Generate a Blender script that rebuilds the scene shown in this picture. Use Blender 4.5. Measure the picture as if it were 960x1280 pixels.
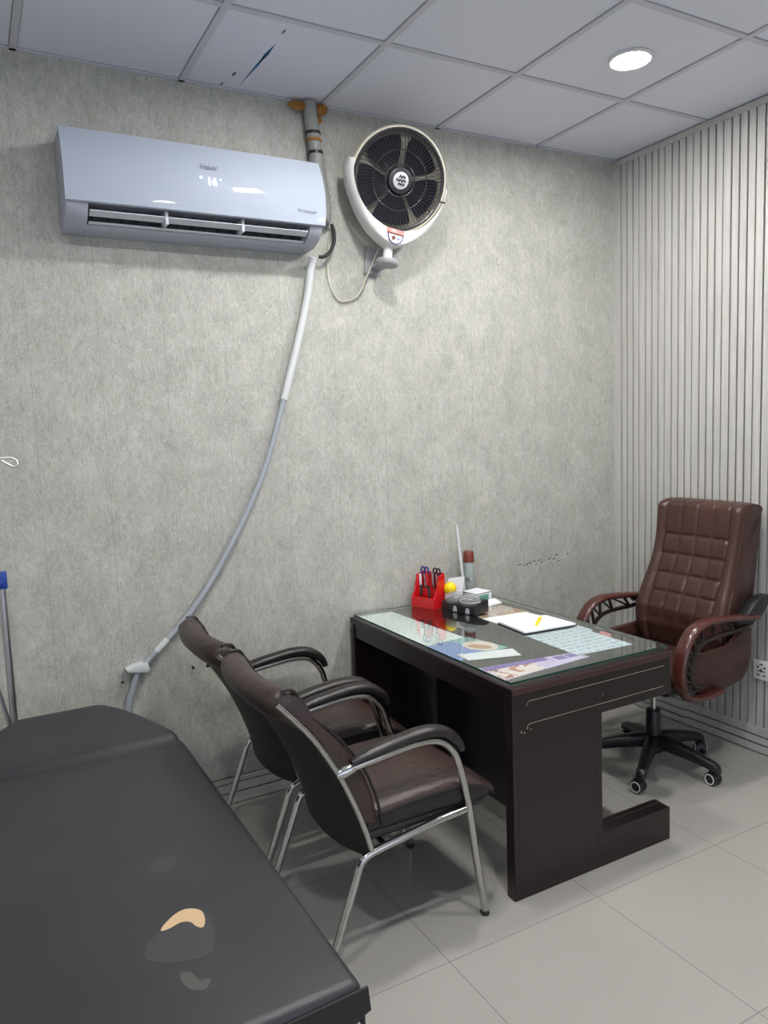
import bpy, bmesh, math, random
from mathutils import Vector, Matrix, Euler
random.seed(7)
S = bpy.context.scene
C = S.collection
for o in list(bpy.data.objects): bpy.data.objects.remove(o)
PI = math.pi
XL, YF = -4.3, -4.6
H = 2.997

# ------------------------------------------------------------------ camera
def cam_axes(yaw, pitch, roll):
    cy, sy = math.cos(yaw), math.sin(yaw); cp, sp = math.cos(pitch), math.sin(pitch)
    f = Vector((sy*cp, cy*cp, sp)); r = Vector((cy, -sy, 0)); u = r.cross(f)
    c, s = math.cos(roll), math.sin(roll)
    return c*r+s*u, -s*r+c*u, f
cam = bpy.data.cameras.new('camera'); camo = bpy.data.objects.new('camera', cam); C.objects.link(camo)
r_, u_, f_ = cam_axes(.4998, -.1089, -.0366)
m = Matrix((r_, u_, -f_)).transposed().to_4x4(); m.translation = (-3.2188, -3.1263, 1.6055)
camo.matrix_world = m
cam.sensor_fit = 'VERTICAL'; cam.sensor_height = 36; cam.sensor_width = 27; cam.lens = 36*946.39/1280
cam.clip_start = .05
S.camera = camo
# ------------------------------------------------------------------ world, exposure, lights
S.view_settings.view_transform = 'Standard'; S.view_settings.look = 'None'
S.view_settings.gamma = 1; S.view_settings.use_curve_mapping = False
S.view_settings.exposure = 0.0
w = bpy.data.worlds.new('world'); S.world = w; w.use_nodes = True
w.node_tree.nodes['Background'].inputs[0].default_value = (.75, .82, 1, 1)
w.node_tree.nodes['Background'].inputs[1].default_value = 1.6
LAMP_STRENGTH = 390.0
# daylight through a guessed opening behind the camera, added as cool fill
dl = bpy.data.lights.new('daylight', 'AREA'); dl.shape = 'RECTANGLE'; dl.size = 3.0; dl.size_y = 2.25
dl.cycles.is_portal = True
dlo = bpy.data.objects.new('daylight', dl); C.objects.link(dlo)
dlo.location = (-2.4, YF-.02, 1.375); dlo.rotation_euler = (PI/2, 0, 0)

# ------------------------------------------------------------------ materials
def lin(c): return tuple(x/12.92 if x <= .04045 else ((x+.055)/1.055)**2.4 for x in c)
def srgb(r, g, b): return lin((r/255, g/255, b/255))+(1,)
def mat(name, col, rough=.5, metal=0, coat=0, spec=.5, emis=None, es=0, alpha=1, bump=None):
    mt = bpy.data.materials.new(name); mt.use_nodes = True
    b = mt.node_tree.nodes['Principled BSDF']
    b.inputs['Base Color'].default_value = col if len(col) == 4 else tuple(col)+(1,)
    b.inputs['Roughness'].default_value = rough; b.inputs['Metallic'].default_value = metal
    b.inputs['Coat Weight'].default_value = coat; b.inputs['Specular IOR Level'].default_value = spec
    b.inputs['Coat Roughness'].default_value = .08
    if emis: b.inputs['Emission Color'].default_value = emis; b.inputs['Emission Strength'].default_value = es
    if bump:
        nt = mt.node_tree; sc, st, dist = bump
        tc = nt.nodes.new('ShaderNodeTexCoord'); n = nt.nodes.new('ShaderNodeTexNoise')
        n.inputs['Scale'].default_value = sc; n.inputs['Detail'].default_value = 6
        bp = nt.nodes.new('ShaderNodeBump'); bp.inputs['Strength'].default_value = st; bp.inputs['Distance'].default_value = dist
        nt.links.new(tc.outputs['Object'], n.inputs['Vector']); nt.links.new(n.outputs['Fac'], bp.inputs['Height'])
        nt.links.new(bp.outputs['Normal'], b.inputs['Normal'])
    return mt
class G:
    """tiny node-graph helper"""
    def __init__(s, mt): s.nt = mt.node_tree; s.b = s.nt.nodes['Principled BSDF']
    def n(s, t, **k):
        x = s.nt.nodes.new('ShaderNode'+t)
        for a, v in k.items(): setattr(x, a, v)
        return x
    def l(s, a, b): s.nt.links.new(a, b)
    def obj(s, scale=(1, 1, 1), loc=(0, 0, 0)):
        tc = s.n('TexCoord'); mp = s.n('Mapping'); mp.inputs['Scale'].default_value = scale; mp.inputs['Location'].default_value = loc
        s.l(tc.outputs['Object'], mp.inputs['Vector']); return mp.outputs['Vector']
    def noise(s, vec, scale, detail=4, rough=.5, dist=0):
        x = s.n('TexNoise'); x.inputs['Scale'].default_value = scale; x.inputs['Detail'].default_value = detail
        x.inputs['Roughness'].default_value = rough; x.inputs['Distortion'].default_value = dist
        s.l(vec, x.inputs['Vector']); return x.outputs['Fac']
    def ramp(s, fac, stops):
        x = s.n('ValToRGB'); e = x.color_ramp.elements
        e[0].position, e[0].color = stops[0]; e[1].position, e[1].color = stops[-1]
        for p, c in stops[1:-1]:
            k = e.new(p); k.color = c
        s.l(fac, x.inputs['Fac']); return x.outputs['Color']
    def mix(s, fac, a, b, mode='MIX'):
        x = s.n('Mix', data_type='RGBA', blend_type=mode)
        if isinstance(fac, (int, float)): x.inputs[0].default_value = fac
        else: s.l(fac, x.inputs[0])
        for i, v in ((6, a), (7, b)):
            if isinstance(v, tuple): x.inputs[i].default_value = v
            else: s.l(v, x.inputs[i])
        return x.outputs[2]
    def math(s, op, a, b=None, c=None):
        x = s.n('Math', operation=op)
        for i, v in enumerate((a, b, c)):
            if v is None: continue
            if isinstance(v, (int, float)): x.inputs[i].default_value = v
            else: s.l(v, x.inputs[i])
        return x.outputs[0]
    def xyz(s, vec):
        x = s.n('SeparateXYZ'); s.l(vec, x.inputs[0]); return x.outputs
    def bump(s, h, st, dist):
        x = s.n('Bump'); x.inputs['Strength'].default_value = st; x.inputs['Distance'].default_value = dist
        s.l(h, x.inputs['Height']); s.l(x.outputs['Normal'], s.b.inputs['Normal'])

def wall_panel_mat():
    mt = mat('grey_textured_panel', (.4, .4, .38), .62); g = G(mt)
    v = g.obj()
    big = g.noise(g.obj((1.0, 1, .75)), 9, 5, .62, .6)
    mid = g.noise(g.obj((1.7, 1, .7)), 38, 6, .72, .8)
    fine = g.noise(g.obj((3.2, 1, .35)), 60, 4, .6, .4)
    base = g.ramp(big, [(.28, (.335, .345, .330, 1)), (.5, (.415, .422, .402, 1)), (.72, (.50, .505, .482, 1))])
    c2 = g.ramp(mid, [(.32, (.70, .70, .71, 1)), (.5, (.97, .97, .97, 1)), (.68, (1.2, 1.2, 1.19, 1))])
    col = g.mix(.8, base, c2, 'MULTIPLY')
    # fine hair-like scratches, pale and ochre
    s1 = g.math('ABSOLUTE', g.math('SUBTRACT', g.noise(g.obj((2.6, 1, .9), (3.1, 0, 1.7)), 27, 3, .55, 2.2), .5))
    s1 = g.math('LESS_THAN', s1, .015)
    s2 = g.math('ABSOLUTE', g.math('SUBTRACT', g.noise(g.obj((2.6, 1, .9), (9.1, 0, 4.7)), 24, 3, .6, 2.0), .47))
    s2 = g.math('LESS_THAN', s2, .017)
    s3 = g.math('ABSOLUTE', g.math('SUBTRACT', g.noise(g.obj((2.8, 1, .8), (1.1, 0, 8.7)), 30, 3, .6, 2.0), .53))
    s3 = g.math('LESS_THAN', s3, .010)
    col = g.mix(g.math('MULTIPLY', s1, .75), col, (.64, .65, .62, 1))
    col = g.mix(g.math('MULTIPLY', s2, .75), col, (.44, .41, .24, 1))
    col = g.mix(g.math('MULTIPLY', s3, .35), col, (.20, .20, .19, 1))
    # panel joints every 25 cm
    x = g.xyz(v)[0]
    fx = g.math('FRACT', g.math('DIVIDE', g.math('ADD', x, 10.11), .25))
    seam = g.math('LESS_THAN', g.math('ABSOLUTE', g.math('SUBTRACT', fx, .5)), .006)
    seam = g.math('MULTIPLY', seam, g.math('MULTIPLY', big, 1.3))
    col = g.mix(g.math('MULTIPLY', seam, .34), col, (.10, .10, .09, 1))
    g.l(col, g.b.inputs['Base Color'])
    h = g.math('SUBTRACT', g.math('ADD', g.math('MULTIPLY', fine, .5), mid), g.math('MULTIPLY', seam, 1.5))
    g.bump(h, .35, .003)
    return mt
def floor_mat():
    mt = mat('pale_floor_tile', (.5, .48, .45), .22, spec=.5); g = G(mt)
    v = g.obj(); x, y, z = g.xyz(v)
    def grout(c, off):
        f = g.math('FRACT', g.math('DIVIDE', g.math('ADD', c, off), .6))
        return g.math('LESS_THAN', g.math('ABSOLUTE', g.math('SUBTRACT', f, .5)), .0028)
    gr = g.math('MAXIMUM', grout(x, 2.07+12.3), grout(y, 1.333+12.3))
    n = g.noise(v, 2.0, 2, .5)
    col = g.ramp(n, [(.2, (.355, .343, .322, 1)), (.8, (.385, .373, .350, 1))])
    col = g.mix(g.math('MULTIPLY', gr, .55), col, (.12, .11, .10, 1))
    g.l(col, g.b.inputs['Base Color'])
    return mt
def slat_mat():
    mt = mat('whitewashed_slat', (.55, .54, .52), .55); g = G(mt)
    n = g.noise(g.obj((1, 9, .35)), 9, 5, .6)
    col = g.ramp(n, [(.3, (.43, .425, .41, 1)), (.7, (.54, .535, .52, 1))])
    g.l(col, g.b.inputs['Base Color']); return mt
def leather(name, c1, c2, rough=.38, wr=.5):
    mt = mat(name, c1, rough, coat=0, spec=.5); g = G(mt)
    v = g.obj(); n = g.noise(v, 5, 4); col = g.ramp(n, [(.3, c1), (.7, c2)]); g.l(col, g.b.inputs['Base Color'])
    f = g.noise(v, 420, 2); k = g.noise(g.obj((1, 1.6, 1)), 22, 3, .5, 1.0)
    g.bump(g.math('ADD', g.math('MULTIPLY', f, .12), g.math('MULTIPLY', k, wr)), .5, .006)
    return mt
def print_mat(name, paper, ink, sx, sy, dens=.5, blot=None, bl_s=9):
    """paper with rows of small print"""
    mt = mat(name, paper, .5); g = G(mt); v = g.obj(); x, y, z = g.xyz(v)
    row = g.math('LESS_THAN', g.math('FRACT', g.math('MULTIPLY', y, sy)), .42)
    vec = g.n('CombineXYZ'); g.l(x, vec.inputs[0]); g.l(g.math('FLOOR', g.math('MULTIPLY', y, sy)), vec.inputs[1])
    word = g.math('GREATER_THAN', g.noise(vec.outputs[0], sx, 3, .7), dens)
    col = g.mix(g.math('MULTIPLY', g.math('MULTIPLY', row, word), .7), paper, ink)
    if blot:
        for i, (thr, bc) in enumerate(blot):
            b = g.noise(g.obj((1, 1, 1), (i*3.7, i*1.3, 0)), bl_s, 2, .5)
            col = g.mix(g.math('GREATER_THAN', b, thr), col, bc)
    g.l(col, g.b.inputs['Base Color']); return mt
def glass_sheet_mat(name, tint, milk=0):
    mt = bpy.data.materials.new(name); mt.use_nodes = True; nt = mt.node_tree
    for n in list(nt.nodes): nt.nodes.remove(n)
    out = nt.nodes.new('ShaderNodeOutputMaterial'); tr = nt.nodes.new('ShaderNodeBsdfTransparent'); gl = nt.nodes.new('ShaderNodeBsdfGlossy')
    mx = nt.nodes.new('ShaderNodeMixShader'); fr = nt.nodes.new('ShaderNodeFresnel'); fr.inputs[0].default_value = 1.55
    tr.inputs[0].default_value = tint; gl.inputs['Roughness'].default_value = .03; gl.inputs[0].default_value = (.95, 1, .97, 1)
    ge = nt.nodes.new('ShaderNodeNewGeometry'); mm = nt.nodes.new('ShaderNodeMath'); mm.operation = 'SUBTRACT'; mm.inputs[0].default_value = 1; nt.links.new(ge.outputs['Backfacing'], mm.inputs[1])
    ml = nt.nodes.new('ShaderNodeMath'); ml.operation = 'MULTIPLY'; nt.links.new(fr.outputs[0], ml.inputs[0]); nt.links.new(mm.outputs[0], ml.inputs[1])
    m3 = nt.nodes.new('ShaderNodeMath'); m3.operation = 'MULTIPLY'; m3.use_clamp = True; m3.inputs[1].default_value = 1.0 if milk else 1.75; nt.links.new(ml.outputs[0], m3.inputs[0])
    nt.links.new(m3.outputs[0], mx.inputs[0]); nt.links.new(tr.outputs[0], mx.inputs[1]); nt.links.new(gl.outputs[0], mx.inputs[2])
    if milk:
        df = nt.nodes.new('ShaderNodeBsdfDiffuse'); df.inputs[0].default_value = (.8, .8, .82, 1); m2 = nt.nodes.new('ShaderNodeMixShader'); m2.inputs[0].default_value = milk
        nt.links.new(mx.outputs[0], m2.inputs[1]); nt.links.new(df.outputs[0], m2.inputs[2]); mx = m2
    nt.links.new(mx.outputs[0], out.inputs[0]); return mt

def sharp_coat(mt): mt.node_tree.nodes['Principled BSDF'].inputs['Coat Roughness'].default_value = .015
M = dict(
    wall=wall_panel_mat(), floor=floor_mat(), slat=slat_mat(),
    plain=mat('plain_wall_paint', (.62, .62, .60), .7),
    gap=mat('slat_gap_dark', (.03, .029, .028), .7),
    tile=mat('ceiling_tile_vinyl', srgb(218, 221, 233), .55, bump=(60, .06, .002)),
    tbar=mat('ceiling_tee_bar', srgb(196, 198, 208), .5),
    tile_edge=mat('ceiling_joint', (.30, .30, .32), .7),
    paint_mark=mat('blue_paint_mark', srgb(50, 112, 165), .6), dark_mark=mat('dark_mark', (.06, .06, .08), .7),
    base=mat('grey_skirting', (.36, .355, .33), .5), seam=mat('dark_groove', (.03, .03, .03), .7),
    ac=mat('ac_gloss_white', srgb(166, 175, 190), .5, spec=.15, coat=.10), ac_side=mat('ac_satin_white', srgb(168, 172, 186), .45),
    ac_dark=mat('ac_dark_interior', (.045, .05, .065), .6), ac_slat=mat('ac_slat', srgb(200, 206, 215), .4),
    led=mat('led_digit', (.9, .95, 1), .5, emis=(.92, .97, 1, 1), es=3.0), faint=mat('faint_grey_print', srgb(140, 146, 158), .5),
    ledblue=mat('led_blue', (.6, .8, 1), .5, emis=(.6, .8, 1, 1), es=1.0),
    cream=mat('cream_plastic', srgb(214, 208, 192), .4), creamw=mat('white_plastic', srgb(222, 222, 220), .38),
    fan_dark=mat('fan_grille_plastic', (.028, .028, .034), .35), fan_blade=mat('fan_blade_plastic', (.016, .018, .030), .28),
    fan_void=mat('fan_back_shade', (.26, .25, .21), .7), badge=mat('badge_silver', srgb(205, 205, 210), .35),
    red=mat('red_plastic', srgb(206, 22, 30), .3, coat=.3), black=mat('black_plastic', (.014, .014, .016), .35), blackm=mat('black_rubber', (.02, .02, .02), .6),
    blue=mat('blue_plastic', srgb(24, 62, 150), .35), navy=mat('navy_plastic', srgb(40, 50, 130), .35), yellow=mat('yellow_sponge', srgb(242, 210, 10), .6),
    chrome=mat('chrome_tube', (.52, .52, .50), .13, 1), steel=mat('dull_steel', (.5, .5, .52), .32, 1), greymetal=mat('grey_painted_steel', srgb(150, 152, 156), .4),
    pipe=mat('grey_lagging_tape', srgb(140, 142, 140), .6, bump=(40, .5, .006)), foam=mat('orange_expanding_foam', srgb(158, 112, 52), .9, bump=(45, 1, .012)),
    hosew=mat('white_hose', srgb(206, 210, 212), .4), hoseg=mat('grey_hose', srgb(160, 167, 176), .42), cord=mat('ivory_cord', srgb(200, 198, 180), .5),
    couch=leather('black_couch_vinyl', (.023, .0235, .028, 1), (.030, .0305, .036, 1), .43, .06),
    couch_side=mat('black_vinyl_side', (.012, .012, .013), .4), tear=mat('tan_torn_backing', srgb(188, 162, 128), .85, bump=(60, .6, .004)), scuff=mat('worn_grey_vinyl', (.039, .0395, .045), .5), scuff2=mat('bald_grey_vinyl', (.062, .061, .058), .6),
    vleather=leather('dark_brown_leather', (.033, .021, .019, 1), (.054, .033, .030, 1), .38, 1.2),
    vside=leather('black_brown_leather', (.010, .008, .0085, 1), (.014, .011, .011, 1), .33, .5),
    shell=mat('black_shell_fabric', (.0125, .0115, .0115), .55, bump=(300, .2, .001)),
    bleather=leather('brown_leather', (.045, .0175, .0145, 1), (.062, .0245, .0195, 1), .36, .22),
    fret=mat('dark_brown_fret', (.016, .008, .007), .35), rosewood=mat('brown_gloss_arm', srgb(74, 35, 30), .27, coat=.3), cblack=mat('chair_black_plastic', (.010, .011, .013), .38),
    desk=mat('dark_maroon_laminate', (.0115, .0045, .0052), .32, coat=.1), desk_in=mat('dark_laminate_panel', (.010, .007, .010), .28), groove=mat('pale_groove_line', srgb(150, 128, 116), .5),
    deskedge=mat('maroon_top_edge', srgb(64, 40, 39), .35),
    glass=glass_sheet_mat('table_glass', (.975, .992, .985, 1)), glass_edge=mat('green_glass_edge', srgb(28, 74, 62), .12),
    clear=glass_sheet_mat('clear_plastic', (.85, .87, .89, 1), .22),
    paper=mat('white_paper', srgb(228, 230, 236), .6), papershade=mat('paper_edge', srgb(170, 172, 180), .6),
    can=mat('grey_green_can', srgb(150, 160, 158), .35), cancap=mat('brown_cap', srgb(110, 50, 36), .45),
    chart=print_mat('printed_chart', srgb(224, 232, 232), srgb(90, 110, 110), 60, 24, .56),
    form=print_mat('printed_form', srgb(212, 224, 234), srgb(110, 130, 150), 55, 28, .50),
    leaf_blue=mat('blue_leaflet', srgb(110, 136, 196), .4), leaf_teal=mat('teal_leaflet', srgb(132, 182, 182), .4), leaf_cream=mat('cream_print', srgb(226, 212, 200), .5), leaf_skin=mat('warm_print', srgb(196, 150, 122), .5),
    leaf_purple=mat('purple_leaflet', srgb(120, 92, 172), .4),
    leaf_lilac=print_mat('lilac_leaflet', srgb(206, 192, 226), srgb(120, 92, 172), 20, 30, .6, None),
    leaf_kids=print_mat('photo_leaflet', srgb(226, 214, 212), srgb(180, 150, 150), 30, 30, .6, [(.55, srgb(178, 112, 84)), (.62, srgb(120, 60, 60))], 22),
    leaf_col=print_mat('colour_leaflet', srgb(222, 206, 196), srgb(170, 90, 90), 40, 30, .55, [(.58, srgb(206, 120, 110)), (.62, srgb(190, 168, 90)), (.66, srgb(120, 150, 110))], 14),
    pink=mat('pink_leaflet', srgb(214, 140, 132), .5), ink=mat('black_ink', (.02, .02, .025), .6), green=mat('green_print', srgb(90, 150, 130), .5),
    lamp=mat('downlight_diffuser', (1, 1, 1), .5, emis=(1, .975, .93, 1), es=LAMP_STRENGTH), white=mat('white_enamel', srgb(228, 228, 226), .4),
    scratch=mat('scraped_pale', (.50, .50, .48), .8), hole=mat('screw_hole', (.02, .02, .02), .9),
)

sharp_coat(M['ac'])
# ------------------------------------------------------------------ mesh helpers
def bm_box(bm, x0, x1, y0, y1, z0, z1, bev=0, seg=2, mi=0):
    mt = Matrix.Translation(((x0+x1)/2, (y0+y1)/2, (z0+z1)/2)) @ Matrix.Diagonal((abs(x1-x0), abs(y1-y0), abs(z1-z0), 1))
    r = bmesh.ops.create_cube(bm, size=1, matrix=mt); vs = r['verts']
    fs = set(f for v in vs for f in v.link_faces)
    for f in fs: f.material_index = mi
    if bev:
        es = list({e for v in vs for e in v.link_edges})
        q = bmesh.ops.bevel(bm, geom=es, offset=bev, segments=seg, affect='EDGES', profile=.5)
        for f in q['faces']: f.material_index = mi
    return vs
def box(*a, **k):
    bm = bmesh.new(); bm_box(bm, *a, **k); return bm
def smooth_path(pts, n=6):
    """Catmull-Rom through pts"""
    P = [Vector(p) for p in pts]; out = []
    for i in range(len(P)-1):
        a = P[max(i-1, 0)]; b = P[i]; c = P[i+1]; d = P[min(i+2, len(P)-1)]
        for k in range(n):
            t = k/n
            out.append(.5*((2*b)+(c-a)*t+(2*a-5*b+4*c-d)*t*t+(3*b-a-3*c+d)*t**3))
    out.append(P[-1]); return out
def bm_tube(bm, pts, rad, sides=10, closed=False, mi=0, flat=None):
    """sweep a circle (or an ellipse, flat=(a,b) with b along 'up') along pts; rad may be a list"""
    P = [Vector(p) for p in pts]; n = len(P); rings = []
    T = []
    for i in range(n):
        if closed: t = P[(i+1) % n]-P[i-1]
        else: t = P[min(i+1, n-1)]-P[max(i-1, 0)]
        T.append(t.normalized())
    ref = Vector((0, 0, 1)) if abs(T[0].z) < .9 else Vector((1, 0, 0))
    if flat and len(flat) > 2: ref = Vector(flat[2])
    nrm = (ref-T[0]*ref.dot(T[0])).normalized()
    for i in range(n):
        if i:
            if flat and len(flat) > 2: nrm = Vector(flat[2])
            nrm = (nrm-T[i]*nrm.dot(T[i])).normalized()
        bi = T[i].cross(nrm)
        rr = rad[i] if isinstance(rad, (list, tuple)) else rad
        a, b = (flat[0], flat[1]) if flat else (1, 1)
        rings.append([bm.verts.new(P[i]+rr*(a*math.cos(2*PI*k/sides)*bi+b*math.sin(2*PI*k/sides)*nrm)) for k in range(sides)])
    for i in range(n if closed else n-1):
        A, B = rings[i], rings[(i+1) % n]
        for k in range(sides):
            f = bm.faces.new((A[k], A[(k+1) % sides], B[(k+1) % sides], B[k])); f.material_index = mi
    if not closed:
        for rg, rv in ((rings[0], True), (rings[-1], False)):
            f = bm.faces.new(rg[::-1] if rv else rg); f.material_index = mi
def tube(pts, rad, sides=10, **k):
    bm = bmesh.new(); bm_tube(bm, pts, rad, sides, **k); return bm
def bm_loft(bm, rings, cap=True, mi=0, closed=True):
    R = [[bm.verts.new(p) for p in rg] for rg in rings]; n = len(R[0])
    for i in range(len(R)-1):
        for k in range(n if closed else n-1):
            f = bm.faces.new((R[i][k], R[i][(k+1) % n], R[i+1][(k+1) % n], R[i+1][k])); f.material_index = mi
    if cap and closed:
        for rg in (R[0][::-1], R[-1]):
            f = bm.faces.new(rg); f.material_index = mi
def loft(rings, **k):
    bm = bmesh.new(); bm_loft(bm, rings, **k); bmesh.ops.recalc_face_normals(bm, faces=bm.faces); return bm
def bm_prism(bm, poly, axis, a, b, bev=0, mi=0):
    """poly: list of 2-D points in the two axes other than `axis` (in xyz order), extruded a..b"""
    def P(q, v):
        l = list(q); l.insert(axis, v); return l
    A = [bm.verts.new(P(q, a)) for q in poly]; B = [bm.verts.new(P(q, b)) for q in poly]; n = len(poly); fs = []
    for k in range(n): fs.append(bm.faces.new((A[k], A[(k+1) % n], B[(k+1) % n], B[k])))
    fs.append(bm.faces.new(A[::-1])); fs.append(bm.faces.new(B))
    for f in fs: f.material_index = mi
    bmesh.ops.recalc_face_normals(bm, faces=fs)
    if bev:
        es = list({e for f in fs for e in f.edges if len(e.link_faces) == 2 and e.calc_face_angle(0) > .6})
        q = bmesh.ops.bevel(bm, geom=es, offset=bev, segments=2, affect='EDGES', profile=.5)
        for f in q['faces']: f.material_index = mi
def prism(poly, axis, a, b, bev=0, mi=0):
    bm = bmesh.new(); bm_prism(bm, poly, axis, a, b, bev, mi); return bm
def bm_lathe(bm, prof, center, axis='z', n=32, mi=0):
    """prof: (radius, height) list turned about an axis through center"""
    cx, cy, cz = center; rings = []
    for r, h in prof:
        rg = []
        for k in range(n):
            a = 2*PI*k/n; c, s = r*math.cos(a), r*math.sin(a)
            p = {'z': (cx+c, cy+s, cz+h), 'y': (cx+c, cy+h, cz+s), 'x': (cx+h, cy+c, cz+s)}[axis]
            rg.append(p)
        rings.append(rg)
    n0 = len(bm.faces); bm_loft(bm, rings, cap=True, mi=mi)
def lathe(*a, **k):
    bm = bmesh.new(); bm_lathe(bm, *a, **k); bmesh.ops.recalc_face_normals(bm, faces=bm.faces); return bm
def text_bm(txt, size, mtx, extrude=.0006):
    cu = bpy.data.curves.new('lettering', 'FONT'); cu.body = txt; cu.size = size; cu.extrude = extrude; cu.align_x = 'CENTER'; cu.align_y = 'CENTER'
    o = bpy.data.objects.new('lettering', cu); C.objects.link(o)
    dg = bpy.context.evaluated_depsgraph_get(); me = bpy.data.meshes.new_from_object(o.evaluated_get(dg))
    bpy.data.objects.remove(o); bm = bmesh.new(); bm.from_mesh(me); bm.transform(mtx); bpy.data.meshes.remove(me); return bm
def chain(o):
    m = Matrix.Identity(4)
    while o: m = o.matrix_basis @ m; o = o.parent
    return m
def obj(name, bm, mats, parent=None, smooth=True, sub=0, ang=40, origin=None):
    """link bm (in world coordinates) as ONE mesh object, parented"""
    if parent: bm.transform(chain(parent).inverted())
    elif origin: bm.transform(Matrix.Translation(-Vector(origin)))
    me = bpy.data.meshes.new(name); bm.normal_update(); bm.to_mesh(me); bm.free()
    for x in (mats if isinstance(mats, (list, tuple)) else [mats]): me.materials.append(M[x])
    o = bpy.data.objects.new(name, me); C.objects.link(o)
    if smooth:
        me.shade_smooth()
        try: me.set_sharp_from_angle(angle=math.radians(ang))
        except Exception: pass
    if sub:
        md = o.modifiers.new('sub', 'SUBSURF'); md.levels = sub; md.render_levels = sub
    if parent: o.parent = parent
    elif origin: o.location = origin
    return o
def tag(o, label, cat, group=None):
    o['label'] = label; o['category'] = cat
    if group: o['group'] = group
    return o
def thing(name, label, cat, loc=(0, 0, 0), rz=0, group=None):
    o = bpy.data.objects.new(name, None); o.empty_display_size = .1; C.objects.link(o); o.location = loc; o.rotation_euler = (0, 0, rz)
    return tag(o, label, cat, group)
def struct(name, bm, mats, **k):
    o = obj(name, bm, mats, **k); o['kind'] = 'structure'; return o
def dup(root, loc, rz=0, label=None):
    r = root.copy(); C.objects.link(r); r.location = loc; r.rotation_euler = (0, 0, rz)
    if label: r['label'] = label
    for ch in list(root.children):
        c = ch.copy(); C.objects.link(c); c.parent = r
        for g in list(ch.children):
            d = g.copy(); C.objects.link(d); d.parent = c
    return r

# ================================================================== SETTING
struct('floor', box(XL, .1, YF, .1, -.08, 0), 'floor', smooth=False)
# grey wall with a few raised flecks of torn facing and screw holes
b = bmesh.new(); bm_box(b, XL-.1, .1, 0, .1, 0, H+.1)
x = -.72
while x < -.37:
    z = .858+random.uniform(-.016, .020); l = random.uniform(.012, .035)
    if random.random() < .8: bm_prism(b, [(x, z), (x+l*.6, z-.002), (x+l, z+random.uniform(.004, .016)), (x+l*.4, z+.006)], 1, -.0015, 0, mi=1)
    if random.random() < .75: bm_prism(b, [(x, z+.010), (x+l*.8, z+.012), (x+l*.5, z+.017)], 1, -.0018, 0, mi=2)
    x += .017
for hx, hz, r in ((-2.455, .633, .006), (-2.393, .632, .009), (-2.744, .627, .005), (-2.46, .64, .004)):
    bm_lathe(b, [(.0005, -.0015), (r, -.0015), (r, 0)], (hx, 0, hz), axis='y', n=10, mi=2)
struct('wall_back', b, ['wall', 'scratch', 'hole'], smooth=False)

struct('wall_left', box(XL-.1, XL, YF, 0, 0, H+.1), 'plain', smooth=False)
# front wall behind the camera with a guessed, unseen opening added to let daylight in
bm = bmesh.new()
bm_box(bm, XL-.1, -3.9, YF-.1, YF, 0, H+.1); bm_box(bm, -.9, .1, YF-.1, YF, 0, H+.1); bm_box(bm, -3.9, -.9, YF-.1, YF, 2.5, H+.1); bm_box(bm, -3.9, -.9, YF-.1, YF, 0, .25)
struct('wall_front', bm, 'plain', smooth=False)
# right wall: backing and upright slats
bm = bmesh.new(); bm_box(bm, 0, .1, YF, 0, 0, H+.1, mi=1)
y = -.012; k = 0
while y > YF+.06:
    wd = .0325 if k % 4 else .036
    bm_box(bm, -.017, 0, y-wd, y, .128, H-.03, mi=0)
    y -= wd+(.0095 if k % 4 != 3 else .0070); k += 1
struct('wall_right', bm, ['slat', 'gap'], smooth=False)
struct('trim_1', box(-.022, 0, YF, 0, H-.03, H, bev=.003), 'slat', smooth=False)     # strip under the ceiling
struct('trim_2', box(-.019, 0, -.012, 0, .12, H-.03), 'slat', smooth=False)          # corner strip
# skirtings of horizontal slats
bm = bmesh.new()
bm_box(bm, -.010, 0, YF, 0, 0, .128, mi=1)
for (ya, yb, dz) in ((-.012, -.497, -.006), (-.499, YF, 0)):
    for a, b in ((.006, .040), (.049, .081), (.089, .128)):
        bm_box(bm, -.022, -.006, yb, ya, a+dz*(a > .01), b+dz, mi=0)
struct('baseboard_right', bm, ['slat', 'seam'], smooth=False)
bm = bmesh.new(); bm_box(bm, XL, -.022, -.010, 0, 0, .118, mi=1)
for a, b in ((.006, .050), (.057, .094), (.099, .118)): bm_box(bm, XL, -.022, -.020, -.006, a, b, mi=0)
struct('baseboard_back', bm, ['base', 'seam'], smooth=False)
# suspended ceiling
bm = bmesh.new(); bm_box(bm, XL, .1, YF, .1, H+.006, H+.1, mi=0)
OX, OY, T = .554, .589, .6
xs = [-OX-T*i for i in range(-0, 7)]; ys = [-OY-T*i for i in range(0, 7)]
for x in xs:
    bm_box(bm, x-.012, x+.012, YF, 0, H, H+.007, mi=1); bm_box(bm, x-.015, x+.015, YF, 0, H+.0045, H+.0065, mi=2)
for yy in ys:
    bm_box(bm, XL, 0, yy-.012, yy+.012, H+.0007, H+.007, mi=1); bm_box(bm, XL, 0, yy-.015, yy+.015, H+.0045, H+.0065, mi=2)
bm_box(bm, XL, 0, -.016, 0, H, H+.007, mi=1); bm_box(bm, XL, 0, -.019, -.016, H+.0045, H+.0065, mi=2)
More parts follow.
